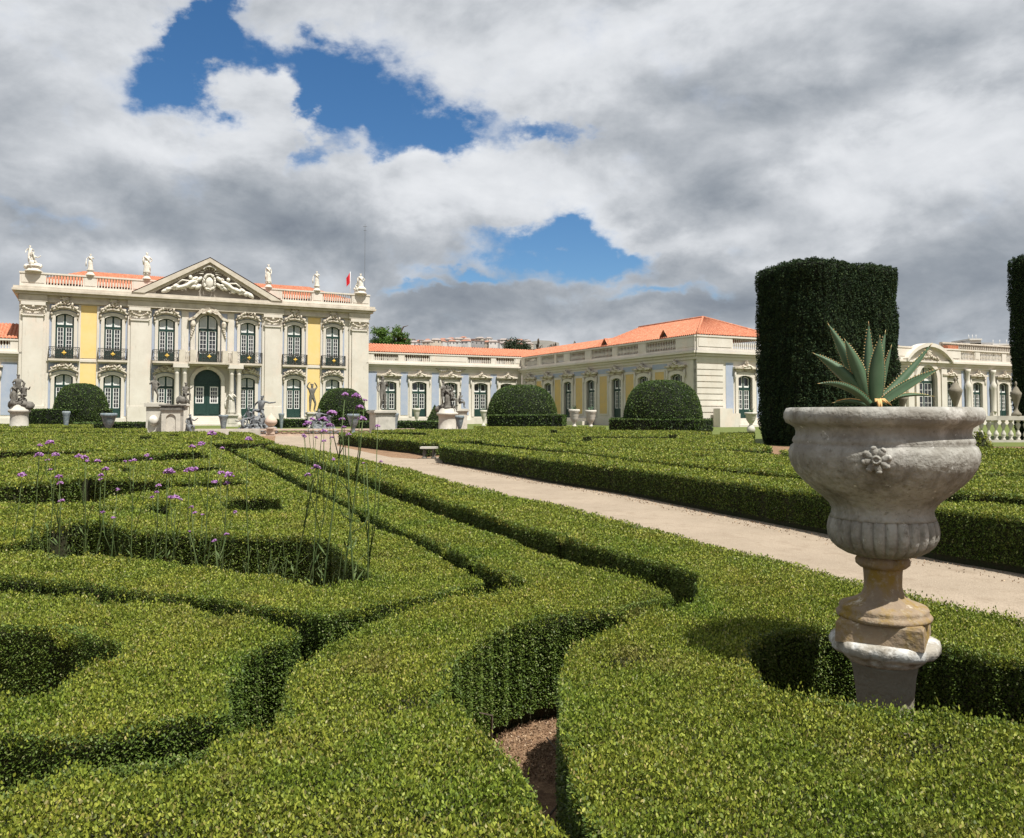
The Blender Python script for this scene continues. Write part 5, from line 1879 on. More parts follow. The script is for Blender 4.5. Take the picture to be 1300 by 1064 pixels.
# wiry stems and grass blades growing in the bed
lv = []
bed = [P(a, b, HEDGE_H) for a, b in [(20, 688), (92, 664), (166, 677), (302, 680), (415, 688), (460, 728), (402, 739), (302, 722), (164, 707), (60, 696)]]
B_ = np.array(bed)
mb = MB()
cnt = 0
while cnt < 130:
    x = random.uniform(B_[:, 0].min(), B_[:, 0].max())
    y = random.uniform(B_[:, 1].min(), B_[:, 1].max())
    if not inside([(x, y)], bed)[0]:
        continue
    cnt += 1
    h = random.uniform(0.2, 0.7)
    dx, dy = random.uniform(-.12, .12), random.uniform(-.12, .12)
    mb.tube([(x, y, 0), (x + dx * .4, y + dy * .4, h * .6), (x + dx, y + dy, h)], [.0028, .002, .001], 3)
    for _ in range(4):
        t_ = random.uniform(.1, .7)
        p = Vector((x + dx * t_, y + dy * t_, h * t_))
        a = random.uniform(0, 6.28)
        dv = Vector((math.cos(a), math.sin(a), .9)) * random.uniform(.03, .08)
        w = Vector((-math.sin(a), math.cos(a), 0)) * .004
        mb.add([p, p + dv * .5 + w, p + dv, p + dv * .5 - w], [(0, 1, 2, 3)])
tag(mb.build('bed_weeds', M_STEM), 'wiry green stems and weeds filling the curved flower bed', 'weeds', kind='stuff')

# ------------------------------------------------------------ leaf litter in the near gap
tri = []
for q in [[(585, 840), (760, 800), (720, 1000), (640, 985)], [(290, 860), (400, 820), (360, 960), (280, 950)]]:
    w = [P(a, b, 0.0) for a, b in q]
    c = [(x, y, 0.004) for x, y in w]
    tri += [[c[0], c[3], c[2]], [c[0], c[2], c[1]]]
tri = np.array(tri)
fx = np.cross(tri[:, 1] - tri[:, 0], tri[:, 2] - tri[:, 0])[:, 2] < 0
tri[fx] = tri[fx][:, ::-1]
M_LIT = foliage('dry_fallen_leaf', [(0.0, (0.10, 0.055, 0.03)), (0.5, (0.24, 0.15, 0.09)), (0.9, (0.42, 0.30, 0.19)), (1.0, (0.55, 0.44, 0.30))], (0.8, 0.8, 0.8), 0.05)
la = leaf_arrays(tri, np.full(len(tri), 9000.0), lambda d: np.full(d.shape, 0.012), (0.0, 0.01), 0.0, False, 0.6)
tag(mesh_from('leaf_litter', [], [], [la], [M_SOIL, M_LIT]), 'dry brown leaf litter on the soil between the near hedges', 'leaf litter', kind='stuff')


# ------------------------------------------------------------ clipped domes, blocks, yews
def grid_surface(fn, nu, nv):
    vs = [fn(i / nu, j / nv) for j in range(nv + 1) for i in range(nu)]
    fs = []
    for j in range(nv):
        for i in range(nu):
            i2 = (i + 1) % nu
            fs.append((j * nu + i, j * nu + i2, (j + 1) * nu + i2, (j + 1) * nu + i))
    fs.append(tuple(nv * nu + i for i in range(nu)))
    return vs, fs


def dome(label, px, d, wid, ztop, cat='topiary', mats=None, leaf=0.12, zb=None, sq=0.62):
    x, y, g = at(px, d)
    zb = g if zb is None else zb
    R, H_ = wid / 2, ztop - zb
    r_ = random.Random(int(px))
    ph = r_.uniform(0, 6)

    def fn(u, v):
        a = 2 * math.pi * u
        t = v * math.pi / 2 * 0.97
        rr = R * math.cos(t) ** 0.62 * (1 + 0.015 * math.sin(5 * a + ph) + 0.012 * math.sin(9 * a + 7 * v))
        if v < 0.15:
            rr *= 0.93 + 0.07 * v / 0.15
        return (x + rr * math.cos(a), y + rr * math.sin(a), zb + H_ * math.sin(t) ** 0.85 if v > 0 else zb)
    vs, fs = grid_surface(fn, 40, 20)
    o = leafy('clipped_dome', vs, fs, mats or [M_CORED, M_BOXD], leaf, 2.2, (-0.08, 0.05), 0.8)
    return tag(o, label, cat, 'clipped dome bushes before the palace')


dome('large clipped dome bush near the corner of the shaded wing', 841, 60.5, 5.75, zat(483.5, 60.5))
dome('clipped dome bush in the shade where the two wings meet', 663, 84, 7.2, zat(489.5, 84), leaf=0.15)
dome('clipped dome bush before the left windows of the palace front', 103, 70, 4.35, zat(487.5, 70), leaf=0.13)
dome('small clipped dome bush before the right end of the palace front', 434, 79, 4.6, zat(493.5, 79), leaf=0.14)


def block(label, px0, px1, d0, d1, ytop, depth, mats=None, rz=PHI, group='clipped hedge blocks around the dome bushes'):
    x0, y0, g0 = at(px0, d0)
    x1, y1, g1 = at(px1, d1)
    dx, dy = x1 - x0, y1 - y0
    L_ = math.hypot(dx, dy)
    nx, ny = -dy / L_ * depth, dx / L_ * depth
    lp = [(x0, y0), (x1, y1), (x1 + nx, y1 + ny), (x0 + nx, y0 + ny)]
    H_ = zat(ytop, (d0 + d1) / 2) - rise(math.hypot((x0 + x1) / 2, (y0 + y1) / 2))
    return hedge(label, lp, (), H_, group, 2.4, 'hedge_block', [M_CORED, M_BOXD, M_BARK, M_BOXD], pixel=False, size=lambda d: np.clip(0.0022 * d, 0.02, 0.2))


block('low hedge block under the large dome bush', 772, 884, 58, 57, 532.2, 6)
block('low hedge block at the right end, stepping back beside the entrance steps', 884.5, 907, 57.5, 60, 532.5, 5)
block('low hedge block under the dome bush where the wings meet', 617, 715, 79, 78, 526.8, 6)
block('low hedge block under the left dome bush', 56, 145, 66, 70, 519.8, 6)
block('low hedge block under the small right dome bush', 405, 497, 76, 78, 521.5, 5)
block('low dark hedge strip by the statue of a standing figure right of the palace front', 452, 560, 64, 66, 535, 2.5)
block('low dark hedge strip in front of the left palace windows', 90, 191, 60, 62, 536.5, 2)
block('low hedge strip on the terrace right of the lead fountain group', 360, 392, 70, 72, 532.5, 1.5)


def yew(label, px, d, wid, dep, ztop, slant=0.0, seed=1, rot=PHI):
    x, y, g = at(px, d)
    r_ = random.Random(seed)
    ph = [r_.uniform(0, 6) for _ in range(6)]
    c, s = math.cos(rot), math.sin(rot)

    def fn(u, v):
        a = 2 * math.pi * u
        n_ = 5.0
        ca, sa = math.cos(a), math.sin(a)
        q = (abs(ca) ** n_ + abs(sa) ** n_) ** (-1 / n_)
        w = 1 + 0.022 * math.sin(7 * a + ph[0] + 3 * v) + 0.016 * math.sin(15 * a + ph[1]) + 0.014 * math.sin(11 * v * 2 + ph[2] + 4 * a) - 0.06 * max(0, 0.12 - v) / 0.12
        if v > 0.99:
            w *= 0.985
        X, Y = q * ca * wid / 2 * w, q * sa * dep / 2 * w
        Z = g + (ztop - g) * min(1, v * 1.01) + slant * X + (0.05 * math.sin(3 * a + ph[3]) if v > .9 else 0)
        if v == 0:
            Z = g
        return (x + X * c - Y * s, y + X * s + Y * c, Z)
    vs, fs = grid_surface(fn, 64, 40)

    def clump(p):
        return 0.04 + 0.07 * np.sin(p[:, 0] * 6 + 2 * np.sin(p[:, 2] * 1.3)) * np.sin(p[:, 1] * 5 + p[:, 2] * 1.1) + 0.05 * np.sin(p[:, 0] * 15 + p[:, 2] * 3) * np.sin(p[:, 2] * 5 + p[:, 1] * 9)
    o = leafy('clipped_yew', vs, fs, [M_CORED, M_YEW], 0.105, 3.6, (-0.02, 0.14), 0.6, clump=clump, asp=0.4)
    return tag(o, label, 'topiary', 'tall dark clipped yews')


yew('huge dark clipped yew block behind the agave urn', 1053, 41, 6.3, 3.9, zat(344, 41), -0.0, 3)
yew('dark yew column cut off by the right edge of the picture', 1371, 43, 5.6, 4.2, zat(327, 43), 0.0, 8)
# small cone by the wing
x, y, g = at(522 + 30, 86)
vs, fs = grid_surface(lambda u, v: (x + 1.05 * (1 - v * .98) * math.cos(6.283 * u), y + 1.05 * (1 - v * .98) * math.sin(6.283 * u), g + 2.15 * v), 20, 12)
tag(leafy('clipped_cone', vs, fs, [M_CORED, M_BOXD], 0.12, 2.4, (-0.05, 0.04), 0.7), 'small dark clipped cone before the sunlit wing', 'topiary')
x, y, g = at(1243, 30)
vs, fs = grid_surface(lambda u, v: (x + (0.35 + .2 * math.sin(3 * v + 1)) * (1 - .75 * v) * math.cos(6.283 * u), y + .45 * (1 - .7 * v) * math.sin(6.283 * u), g + (zat(550, 30)) * v), 14, 12)
tag(leafy('shrub', vs, fs, [M_CORE, M_BOX], 0.09, 2.0, (-0.1, 0.12), 0.6), 'small light green shrub peeping out right of the urn rim, by the balustrade', 'shrub')

# dry leaves and grit gathered along the path edges
tri = []
for line, sg in ((pl, 1), (pr[::-1], -1)):
    for (xa, ya), (xb, yb) in zip(line[:-1], line[1:]):
        for w0, w1 in ((0.0, 0.12), (0.0, 0.45)):
            q = [(xa + sg * w0, ya, rise(math.hypot(xa, ya)) + .012), (xa + sg * w1, ya, rise(math.hypot(xa, ya)) + .012), (xb + sg * w1, yb, rise(math.hypot(xb, yb)) + .012), (xb + sg * w0, yb, rise(math.hypot(xb, yb)) + .012)]
            tri += [[q[0], q[1], q[2]], [q[0], q[2], q[3]]]
tri = np.array(tri)
fx = np.cross(tri[:, 1] - tri[:, 0], tri[:, 2] - tri[:, 0])[:, 2] < 0
tri[fx] = tri[fx][:, ::-1]
la = leaf_arrays(tri, np.full(len(tri), 130.0), lambda d: np.clip(0.0022 * d, 0.014, .03), (0.0, 0.006), 0.0, False, 0.6)
tag(mesh_from('fallen_leaves', [], [], [la], [M_SOIL, M_LIT]), 'dry fallen leaves and grit gathered along both edges of the sand path', 'leaf litter', kind='stuff')

# ------------------------------------------------------------ sculpture
def skin_mesh(verts, edges, radii, root=0, lv=1):
    me = bpy.data.meshes.new('tmp_skin')
    me.from_pydata(verts, edges, [])
    o = bpy.data.objects.new('tmp_skin', me)
    COL.objects.link(o)
    md = o.modifiers.new('s', 'SKIN')
    sb = o.modifiers.new('u', 'SUBSURF')
    sb.levels = lv
    for i, r in enumerate(radii):
        me.skin_vertices[0].data[i].radius = (r, r)
        me.skin_vertices[0].data[i].use_root = (i == root)
    bpy.context.view_layer.update()
    dg = bpy.context.evaluated_depsgraph_get()
    ev = o.evaluated_get(dg).to_mesh()
    vs = [tuple(v.co) for v in ev.vertices]
    fs = [tuple(p.vertices) for p in ev.polygons]
    bpy.data.objects.remove(o)
    bpy.data.meshes.remove(me)
    return vs, fs


def body(pose, H=1.75, drape=False, fat=1.0):
    """standing stone figure facing -y. pose: dict overriding joints"""
    J = dict(pel=(0, 0, .95), wst=(0, .0, 1.10), chest=(0, -.01, 1.32), neck=(0, 0, 1.50), head=(0, -.02, 1.62), crown=(0, -.01, 1.76),
             hl=(-.10, 0, .90), kl=(-.12, -.03, .50), al=(-.12, .02, .09), tl=(-.13, -.14, .04),
             hr=(.10, 0, .90), kr=(.13, -.06, .50), ar=(.15, .0, .09), tr=(.17, -.15, .04),
             sl=(-.19, 0, 1.42), el=(-.27, .02, 1.15), wl=(-.24, -.10, .92), gl=(-.23, -.14, .84),
             sr=(.19, 0, 1.42), er=(.27, .02, 1.15), wr=(.24, -.10, .92), gr=(.23, -.14, .84))
    J.update(pose)
    names = list(J)
    R = dict(pel=.13, wst=.115, chest=.145, neck=.055, head=.088, crown=.065, hl=.095, kl=.06, al=.04, tl=.035, hr=.095, kr=.06, ar=.04, tr=.035,
             sl=.062, el=.045, wl=.032, gl=.035, sr=.062, er=.045, wr=.032, gr=.035)
    E = [('pel', 'wst'), ('wst', 'chest'), ('chest', 'neck'), ('neck', 'head'), ('head', 'crown'), ('pel', 'hl'), ('hl', 'kl'), ('kl', 'al'), ('al', 'tl'),
         ('pel', 'hr'), ('hr', 'kr'), ('kr', 'ar'), ('ar', 'tr'), ('chest', 'sl'), ('sl', 'el'), ('el', 'wl'), ('wl', 'gl'), ('chest', 'sr'), ('sr', 'er'), ('er', 'wr'), ('wr', 'gr')]
    s = H / 1.75
    vs, fs = skin_mesh([tuple(c * s for c in J[n]) for n in names], [(names.index(a), names.index(b)) for a, b in E], [R[n] * s * fat * (1.22 if n[0] in 'hkeawg' and n != 'head' else 1.08) for n in names], 0)
    mb = MB()
    mb.add(vs, fs, 0, True)
    if drape:
        pz = J['pel'][2]
        fold = lambda a, j: 1 + 0.13 * math.sin(a * 7 + j * .5) + 0.05 * math.sin(a * 13)
        mb.lathe([(.15 * s, (pz + .12) * s), (.19 * s, pz * s), (.21 * s, .7 * s), (.22 * s, .45 * s), (.25 * s, .2 * s), (.29 * s, .03 * s)], J['pel'][0] * s, J['pel'][1] * s, 28, 0, mod=fold)
        mb.tube([Vector(J['sl']) * s + Vector((0, -.05, .03)), Vector((0, -.17, 1.25)) * s, Vector(J['hr']) * s + Vector((.05, -.08, .05))], [.05 * s, .07 * s, .08 * s], 7)
        mb.tube([Vector(J['wl']) * s, Vector(J['wl']) * s + Vector((-.02, .03, -.3 * s)), Vector(J['wl']) * s + Vector((0, .04, -.62 * s))], [.04 * s, .07 * s, .04 * s], 7)
    # curls of hair
    hc = Vector(J['head']) * .4 * s + Vector(J['crown']) * .6 * s
    for i in range(14):
        a, b = i * 2.4, (i % 5) / 5
        mb.ell(hc + Vector((math.cos(a) * .075, math.sin(a) * .07 + .03, b * .08)) * s, (.035 * s,) * 3, 0, 6, 4)
    return mb


POSE = {
    'stand': {},
    'armup': dict(er=(.34, -.02, 1.58), wr=(.20, -.04, 1.80), gr=(.12, -.05, 1.86), el=(-.35, 0, 1.60), wl=(-.24, -.04, 1.82), gl=(-.14, -.04, 1.87), kr=(.2, -.1, .52)),
    'point': dict(er=(.44, -.05, 1.50), wr=(.72, -.1, 1.56), gr=(.82, -.1, 1.58), kl=(-.2, -.2, .55)),
    'shoulder': dict(er=(.33, -.08, 1.25), wr=(.16, -.18, 1.40), gr=(.1, -.18, 1.46), el=(-.36, .05, 1.2), wl=(-.42, -.08, 1.0), gl=(-.43, -.12, .94), kl=(-.16, -.1, .5)),
    'hip': dict(er=(.42, .06, 1.18), wr=(.22, -.02, 1.02), gr=(.15, -.05, 1.0), el=(-.34, -.1, 1.22), wl=(-.3, -.3, 1.32), gl=(-.28, -.36, 1.36), kr=(.22, -.12, .52), ar=(.24, .06, .12)),
    'sit': dict(pel=(0, .05, .55), wst=(0, .04, .72), chest=(0, 0, .95), neck=(0, -.02, 1.13), head=(0.02, -.05, 1.25), crown=(.02, -.04, 1.39), hl=(-.10, .02, .52), hr=(.10, .02, .52),
                kl=(-.16, -.38, .55), al=(-.16, -.40, .14), tl=(-.17, -.54, .08), kr=(.18, -.36, .60), ar=(.2, -.28, .16), tr=(.22, -.42, .1),
                sl=(-.19, 0, 1.05), sr=(.19, 0, 1.05), el=(-.3, -.1, .82), wl=(-.2, -.32, .72), gl=(-.18, -.38, .72), er=(.38, .05, .95), wr=(.55, -.05, 1.1), gr=(.6, -.06, 1.16)),
    'reach': dict(pel=(0, .05, .55), wst=(0.03, .02, .74), chest=(0.08, -.02, .98), neck=(.1, -.03, 1.16), head=(.12, -.06, 1.28), crown=(.12, -.05, 1.42), hl=(-.10, .02, .52), hr=(.10, .02, .52),
                  kl=(-.3, -.3, .6), al=(-.35, -.36, .15), tl=(-.37, -.5, .1), kr=(.26, -.36, .40), ar=(.36, -.25, .1), tr=(.4, -.38, .06),
                  sl=(-.11, 0, 1.08), sr=(.27, 0, 1.08), el=(-.33, .08, .92), wl=(-.4, .05, .68), gl=(-.41, .03, .6), er=(.55, -.05, 1.0), wr=(.85, -.1, 1.02), gr=(.96, -.1, 1.06)),
}
BM = {}


def figure(kind, drape=False):
    if (kind, drape) not in BM:
        BM[(kind, drape)] = body(POSE[kind], 1.75, drape)
    return BM[(kind, drape)]


def put_fig(name, kind, drape, scale, loc, rz, m, parent):
    mb = figure(kind, drape)
    n = MB(Matrix.Translation(Vector(loc)) @ Matrix.Rotation(rz, 4, 'Z') @ Matrix.Scale(scale, 4))
    n.add(mb.v, mb.f, 0, True)
    return n


def rocks(n, cx, cy, z0, rx, ry, h, seed, mb):
    r = random.Random(seed)
    for _ in range(n):
        a, u = r.uniform(0, 6.28), math.sqrt(r.random())
        s = r.uniform(.12, .28)
        mb.ell((cx + rx * u * math.cos(a), cy + ry * u * math.sin(a), z0 + h * (1 - u) * r.uniform(.3, 1)), (s * 1.3, s, s * r.uniform(.7, 1.5)), 0, 7, 5, Matrix.Rotation(r.uniform(0, 3), 3, 'X'))


def pedestal_mb(w, h, dep=None):
    dep = dep or w
    mb = MB()
    mb.box(-w / 2 - .08, w / 2 + .08, -dep / 2 - .08, dep / 2 + .08, -0.3, .16)
    mb.box(-w / 2, w / 2, -dep / 2, dep / 2, .16, h - .24)
    mb.box(-w / 2 + .14, w / 2 - .14, -dep / 2 - .03, -dep / 2, .30, h - .40)
    mb.box(-w / 2 - .05, w / 2 + .05, -dep / 2 - .05, dep / 2 + .05, h - .24, h - .16)
    mb.box(-w / 2 - .13, w / 2 + .13, -dep / 2 - .13, dep / 2 + .13, h - .16, h - .05)
    mb.box(-w / 2 - .03, w / 2 + .03, -dep / 2 - .03, dep / 2 + .03, h - .05, h)
    return mb


def statue(label, loc, ph, pw, figs, m, group='statues on pedestals in the garden', rock=0, rz=PHI, mp=None, rh=0.4, cat='statue', round_=False):
    """figs: (kind, drape, scale, dx, dy, dz, turn)"""
    t = thing('statue', loc, label, cat, group, rz)
    if ph > 0:
        if round_:
            mb = MB()
            mb.lathe([(pw * .56, -.3), (pw * .56, .12), (pw * .5, .2), (pw * .48, ph * .6), (pw * .5, ph - .5), (pw * .60, ph - .42), (pw * .60, ph - .3), (pw * .5, ph - .26), (pw * .46, ph - .05), (pw * .4, ph)], 0, 0, 20)
        else:
            mb = pedestal_mb(pw, ph)
        mb.build('pedestal', mp or M_PED, t)
    if rock:
        mb = MB()
        rocks(rock, 0, 0, ph - .05, pw * .5, pw * .4, rh, int(loc[0] * 7) + 5, mb)
        mb.build('rock_base', m, t)
    for (kd, dr_, sc_, dx, dy, dz, rr) in figs:
        put_fig('figure', kd, dr_, sc_, (dx, dy, ph + dz), rr, m, t).build('figure', m, t)
    return t


def gnd(px, d):
    x, y, g = at(px, d)
    return (x, y, g)


def ptop(py, d, g):
    return zat(py, d) - g


d = 50
L = gnd(25, d)
statue('dark entwined sculpture group on a broad round pedestal at the left edge', L, ptop(514, d, L[2]), 1.02, [('hip', False, .92, -.1, 0, .2, .3), ('sit', False, .85, .22, -.2, .12, -.7), ('shoulder', True, .66, -.3, -.25, .1, .9)], M_DSTONE, rock=16, rh=.5, round_=True)
d = 47
L = gnd(485.5, d)
statue('standing nude stone figure looking aside on a tall pale pedestal before the sunlit wing', L, ptop(520.5, d, L[2]), 1.15, [('shoulder', False, 1.08, 0, 0, 0, .5)], M_DSTONE)
d = 55
L = gnd(568, d)
statue('dark wrestling group of figures on a round pedestal before the sunlit wing', L, ptop(518.5, d, L[2]), 1.2, [('hip', False, .95, -.3, 0, .1, .5), ('armup', False, .78, .15, .1, .1, -.6), ('sit', False, .9, .2, -.3, .1, .8), ('shoulder', True, .85, -.1, -.25, .0, 0)], M_DSTONE, rock=18, rh=.5, round_=True)
L = gnd(584, 56)
statue('small stone figure on a low block right of the dark wrestling group', L, ptop(519, 56, L[2]), .75, [('sit', False, .8, 0, 0, 0, .9)], M_DSTONE)
d = 72
L = gnd(396, d)
statue('stone figure with both arms raised over its head before a yellow panel', L, ptop(523, d, L[2]), .75, [('armup', False, 1.38, 0, 0, 0, .2)], M_DSTONE)
L = gnd(294, 78)
statue('draped stone figure standing right of the great green door', L, ptop(526, 78, L[2]), 1.0, [('shoulder', True, 1.28, 0, 0, 0, -.2)], M_PED)
d = 49
L = gnd(198, d)
statue('dark standing figure on the wide stone block left of the great door', L, ptop(511.0, d, L[2]), .8, [('hip', False, .88, -.1, .1, 0, .3)], M_DSTONE, mp=M_PED)
L = gnd(233, 50)
statue('weathered bust sized figure on the dark topped square fountain pillar', L, ptop(512, 50, L[2]), .45, [('sit', False, .82, 0.1, 0.0, .1, .4)], M_DSTONE, rz=PHI, rock=4)
t = thing('fountain_pillar', gnd(219.5, 47), 'square pale fountain pillar with an arched niche and dark slab on top', 'fountain', rz=math.radians(12))
hP = ptop(514.5, 47, t.location.z)
mb = MB()
mb.prism([(-.50, -.2), (.50, -.2), (.50, hP - .30), (-.50, hP - .30)], -.5, .5, 0, [arch(0, .52, .25, hP - .5, .2)])
mb.box(-.49, .49, -.42, .5, -.2, hP - .31)
mb.build('body', M_PED, t)
mb = MB()
mb.box(-.58, .58, -.58, .58, hP - .30, hP - .15)
mb.box(-.54, .54, -.54, .54, hP - .15, hP - .05)
mb.box(-.63, .63, -.63, .63, hP - .05, hP + .03)
mb.build('top_slab', M_DSTONE, t)
t = thing('wall_fountain', gnd(199, 47.5), 'low pale wall block with a carved shell head, beside the fountain pillar', 'fountain', rz=math.radians(12))
mb = MB()
hW = ptop(512, 47.5, t.location.z)
mb.box(-.50, .50, -.3, .5, -.2, hW - .2)
mb.box(-.60, .60, -.42, .6, hW - .2, hW)
mb.build('body', M_PED, t)
mb = MB()
mb.ell((-.1, -.36, hW * .5), (.26, .22, .30), 0, 10, 8)
mb.ell((0, -.5, .12), (.6, .3, .14), 0, 10, 6)
mb.build('shell_head', M_WSTAT, t)
L = gnd(241, 47.5)
statue('blue grey lead figure crouching right of the fountain pillar', L, 0, .65, [('sit', True, .8, 0, 0, .25, .3)], M_LEAD, rock=14, rh=.5, group='lead fountain sculptures')

# lead groups in the basin
L = gnd(327, 54)
t = thing('fountain_group', L, 'dark lead fountain group with a seated man stretching out his arm over rocks', 'fountain', 'lead fountain sculptures')
mb = MB()
rocks(120, 0, 0, 0.1, 1.15, .8, 1.15, 77, mb)
mb.build('rock_base', M_LEAD, t)
for kd, dr_, sc_, dx, dy, dz, rr in (('reach', False, 1.1, .18, 0, .95, 0), ('sit', False, .85, -.5, -.2, .55, -.5), ('sit', False, .8, .45, -.5, .15, .6), ('reach', False, .75, -.75, -.5, .1, 2.8), ('sit', False, .75, 0, -.7, .2, 0)):
    put_fig('figure', kd, dr_, sc_, (dx, dy, dz), rr, M_LEAD, t).build('figure', M_LEAD, t)
L = gnd(409, 54)
t = thing('fountain_group', L, 'pale lead fountain group of reclining figures behind the tall verbena', 'fountain', 'lead fountain sculptures')
mb = MB()
rocks(80, 0, 0, 0.1, 1.0, .7, .75, 21, mb)
mb.build('rock_base', M_LEAD, t)
for kd, dr_, sc_, dx, dy, dz, rr in (('reach', False, .85, -.3, 0, .45, .2), ('sit', False, .8, .5, -.2, .35, -.6), ('sit', False, .7, -.5, -.4, .1, .8)):
    put_fig('figure', kd, dr_, sc_, (dx, dy, dz), rr, M_LEAD, t).build('figure', M_LEAD, t)

# statues on the palace roof
ROOF = [(42, 1.15, 345.0, [('sit', True, 1.25, -.1, 0, .35, .2), ('shoulder', False, 1.05, -.35, .2, .9, .4)], 'seated pair of white marble figures on the left corner of the palace roof', 10),
        (114, 6.1, 344.5, [('shoulder', True, 1.02, 0, 0, .55, .2)], 'slim white statue on the roof balustrade, second from the left corner', 0),
        (185, 11.3, 0, [('hip', True, 1.35, 0, 0, .6, .1)], 'white statue at the left foot of the pediment', 0),
        (339, 23.6, 0, [('stand', True, 1.25, 0, 0, .55, -.1)], 'white statue at the right foot of the pediment', 0),
        (401, 28.95, 0, [('shoulder', True, 1.08, 0, 0, .5, -.3)], 'small white statue on the roof balustrade left of the red flag', 0),
        (456, 34.0, 0, [('hip', True, 1.25, .05, 0, .35, -.2), ('sit', True, .85, -.45, -.1, .15, .5)], 'white marble group with a raised arm on the right corner of the palace roof', 8)]
for px, s, _, figs, lb, rk in ROOF:
    loc = O0 + TX * s - NX * 0.18
    t = thing('roof_statue', (loc.x, loc.y, 15.605), lb, 'statue', 'white statues along the palace roof', PHI)
    mb = MB()
    w = .75 if rk else .42
    mb.lathe([(w * 1.05, 0), (w * 1.05, .12), (w * .8, .22), (w * .62, .45), (w * .85, .55), (w * .85, .62)], 0, 0, 10)
    mb.build('base', M_STONE, t)
    if rk:
        mb = MB()
        rocks(rk * 2, 0, 0, .5, .6, .3, .5, px, mb)
        mb.build('rock_base', M_WSTAT, t)
    for kd, dr_, sc_, dx, dy, dz, rr in figs:
        put_fig('figure', kd, dr_, sc_ * .93, (dx, dy, dz), rr, M_WSTAT, t).build('figure', M_WSTAT, t)

loc = O0 + TX * 33.2 + NX * 1.2
t = thing('flag', (loc.x, loc.y, 14.6), 'small red flag hanging limp on a pole by the right corner of the palace roof', 'flag', rz=PHI)
mb = MB()
mb.tube([(0, 0, 0), (0, 0, 3.8)], .028, 6)
mb.build('pole', M_WHITE, t)
mb = MB()
vs, fs = [], []
for j in range(9):
    for i in range(9):
        u, v = i / 8, j / 8
        vs.append((-u * .42 - .04, .12 * math.sin(u * 9 + v * 2) * u, 3.7 - v * 1.25 - u * .7 * (1 - .3 * v)))
for j in range(8):
    for i in range(8):
        q = j * 9 + i
        fs.append((q, q + 1, q + 10, q + 9))
mb.add(vs, fs, 0, True)
mb.add([(x_, y_ + .012, z_) for x_, y_, z_ in vs], [f[::-1] for f in fs], 0, True)
mb.build('cloth', M_RED, t)
loc = Vector(((462 - 650) / F * 104, 104, 0))
t = thing('antenna_mast', (loc.x, loc.y, 0.5), 'thin tall antenna mast rising behind the right end of the palace', 'antenna')
mb = MB()
hM = zat(283, loc.y) - .5
mb.tube([(0, 0, 0), (0, 0, hM)], [.035, .018], 6)
mb.tube([(-.25, 0, hM - .3), (.25, 0, hM - .3)], .02, 5)
mb.tube([(-.18, 0, hM - .8), (.18, 0, hM - .8)], .02, 5)
mb.build('mast', M_IRON, t)


# ------------------------------------------------------------ vases
def vase_mesh(h, kind):
    mb = MB()
    s = h
    if kind == 'pot':
        pf = [(.26, 0), (.26, .08), (.16, .14), (.10, .22), (.10, .34), (.16, .42), (.26, .56), (.33, .74), (.36, .82), (.42, .86), (.42, .95), (.36, .97), (.34, .93), (.05, .88)]
    elif kind == 'tall':
        pf = [(.20, 0), (.20, .05), (.13, .1), (.16, .16), (.19, .4), (.24, .62), (.29, .78), (.34, .86), (.34, .93), (.29, .95), (.27, .91), (.04, .88)]
    else:   # urn on ball foot
        pf = [(.20, 0), (.26, .10), (.28, .18), (.22, .30), (.12, .38), (.11, .44), (.20, .52), (.30, .64), (.30, .70), (.34, .74), (.33, .84), (.42, .90), (.42, .97), (.36, .98), (.34, .94), (.05, .90)]
    mb.lathe([(r * s, z * s) for r, z in pf], 0, 0, 20)
    return mb


def vase(label, px, d, ytop, wpx, m, kind='pot', plant=False, ybase=None):
    L = gnd(px, d)
    h = zat(ytop, d) - L[2]
    t = thing('garden_vase', L, label, 'vase', 'stone and glazed vases around the garden')
    mb = vase_mesh(1.0, kind)
    wn = wpx / F * d / .84
    n = MB(Matrix.Diagonal((wn, wn, h, 1)))
    n.add(mb.v, mb.f, 0, True)
    n.build('vessel', m, t)
    if plant:
        mb = MB()
        r_ = random.Random(int(px))
        for i in range(12):
            a = i * 2.4
            L_ = r_.uniform(.3, .5)
            dv = Vector((math.cos(a) * L_ * .7, math.sin(a) * L_ * .7, L_ * r_.uniform(.5, 1.1)))
            w = Vector((-math.sin(a), math.cos(a), 0)) * .035
            p = Vector((0, 0, h * .92))
            mb.add([p + w, p + dv * .5 + w, p + dv, p + dv * .5 - w, p - w], [(0, 1, 2, 3, 4)])
        mb.build('agave_leaves', M_AGAVE, t)
    return t


vase('grey glazed vase in front of the left dome hedge, the farther of two', 84.5, 52, 520.5, 12, M_BLUEPOT, 'tall')
vase('dark glazed footed vase between the left dome hedge and the fountain block', 138.5, 48, 523.5, 20, M_BLUEPOT)
vase('blue grey vase standing before the steps of the great door', 284, 57, 525.5, 15, M_BLUEPOT, 'tall')
vase('dark blue vase by the terrace edge right of the reaching lead figure', 357.5, 62, 523.5, 9, M_BLUEPOT, 'tall')
vase('grey vase just left of the standing nude statue, below the small dome', 449, 50, 524.5, 17, M_BLUEPOT)
vase('dark vase close behind the pedestal of the standing nude statue', 502, 56, 523, 11, M_BLUEPOT, 'tall')
vase('slim stone vase before the second window of the sunlit wing', 529, 78, 517.5, 10, M_PED, 'pot', True)
vase('blue grey vase in front of the dark wrestling group', 583.5, 50, 526.5, 12, M_BLUEPOT)
vase('slim stone vase before the fourth window of the sunlit wing', 614, 79, 520, 9, M_PED, 'pot', True)
vase('left of two stone vases with plants before the shaded wing', 729, 54, 519, 14.5, M_PED, 'ball', True)
vase('right of two stone vases with plants before the shaded wing', 750, 54, 520, 14.5, M_PED, 'ball', True)
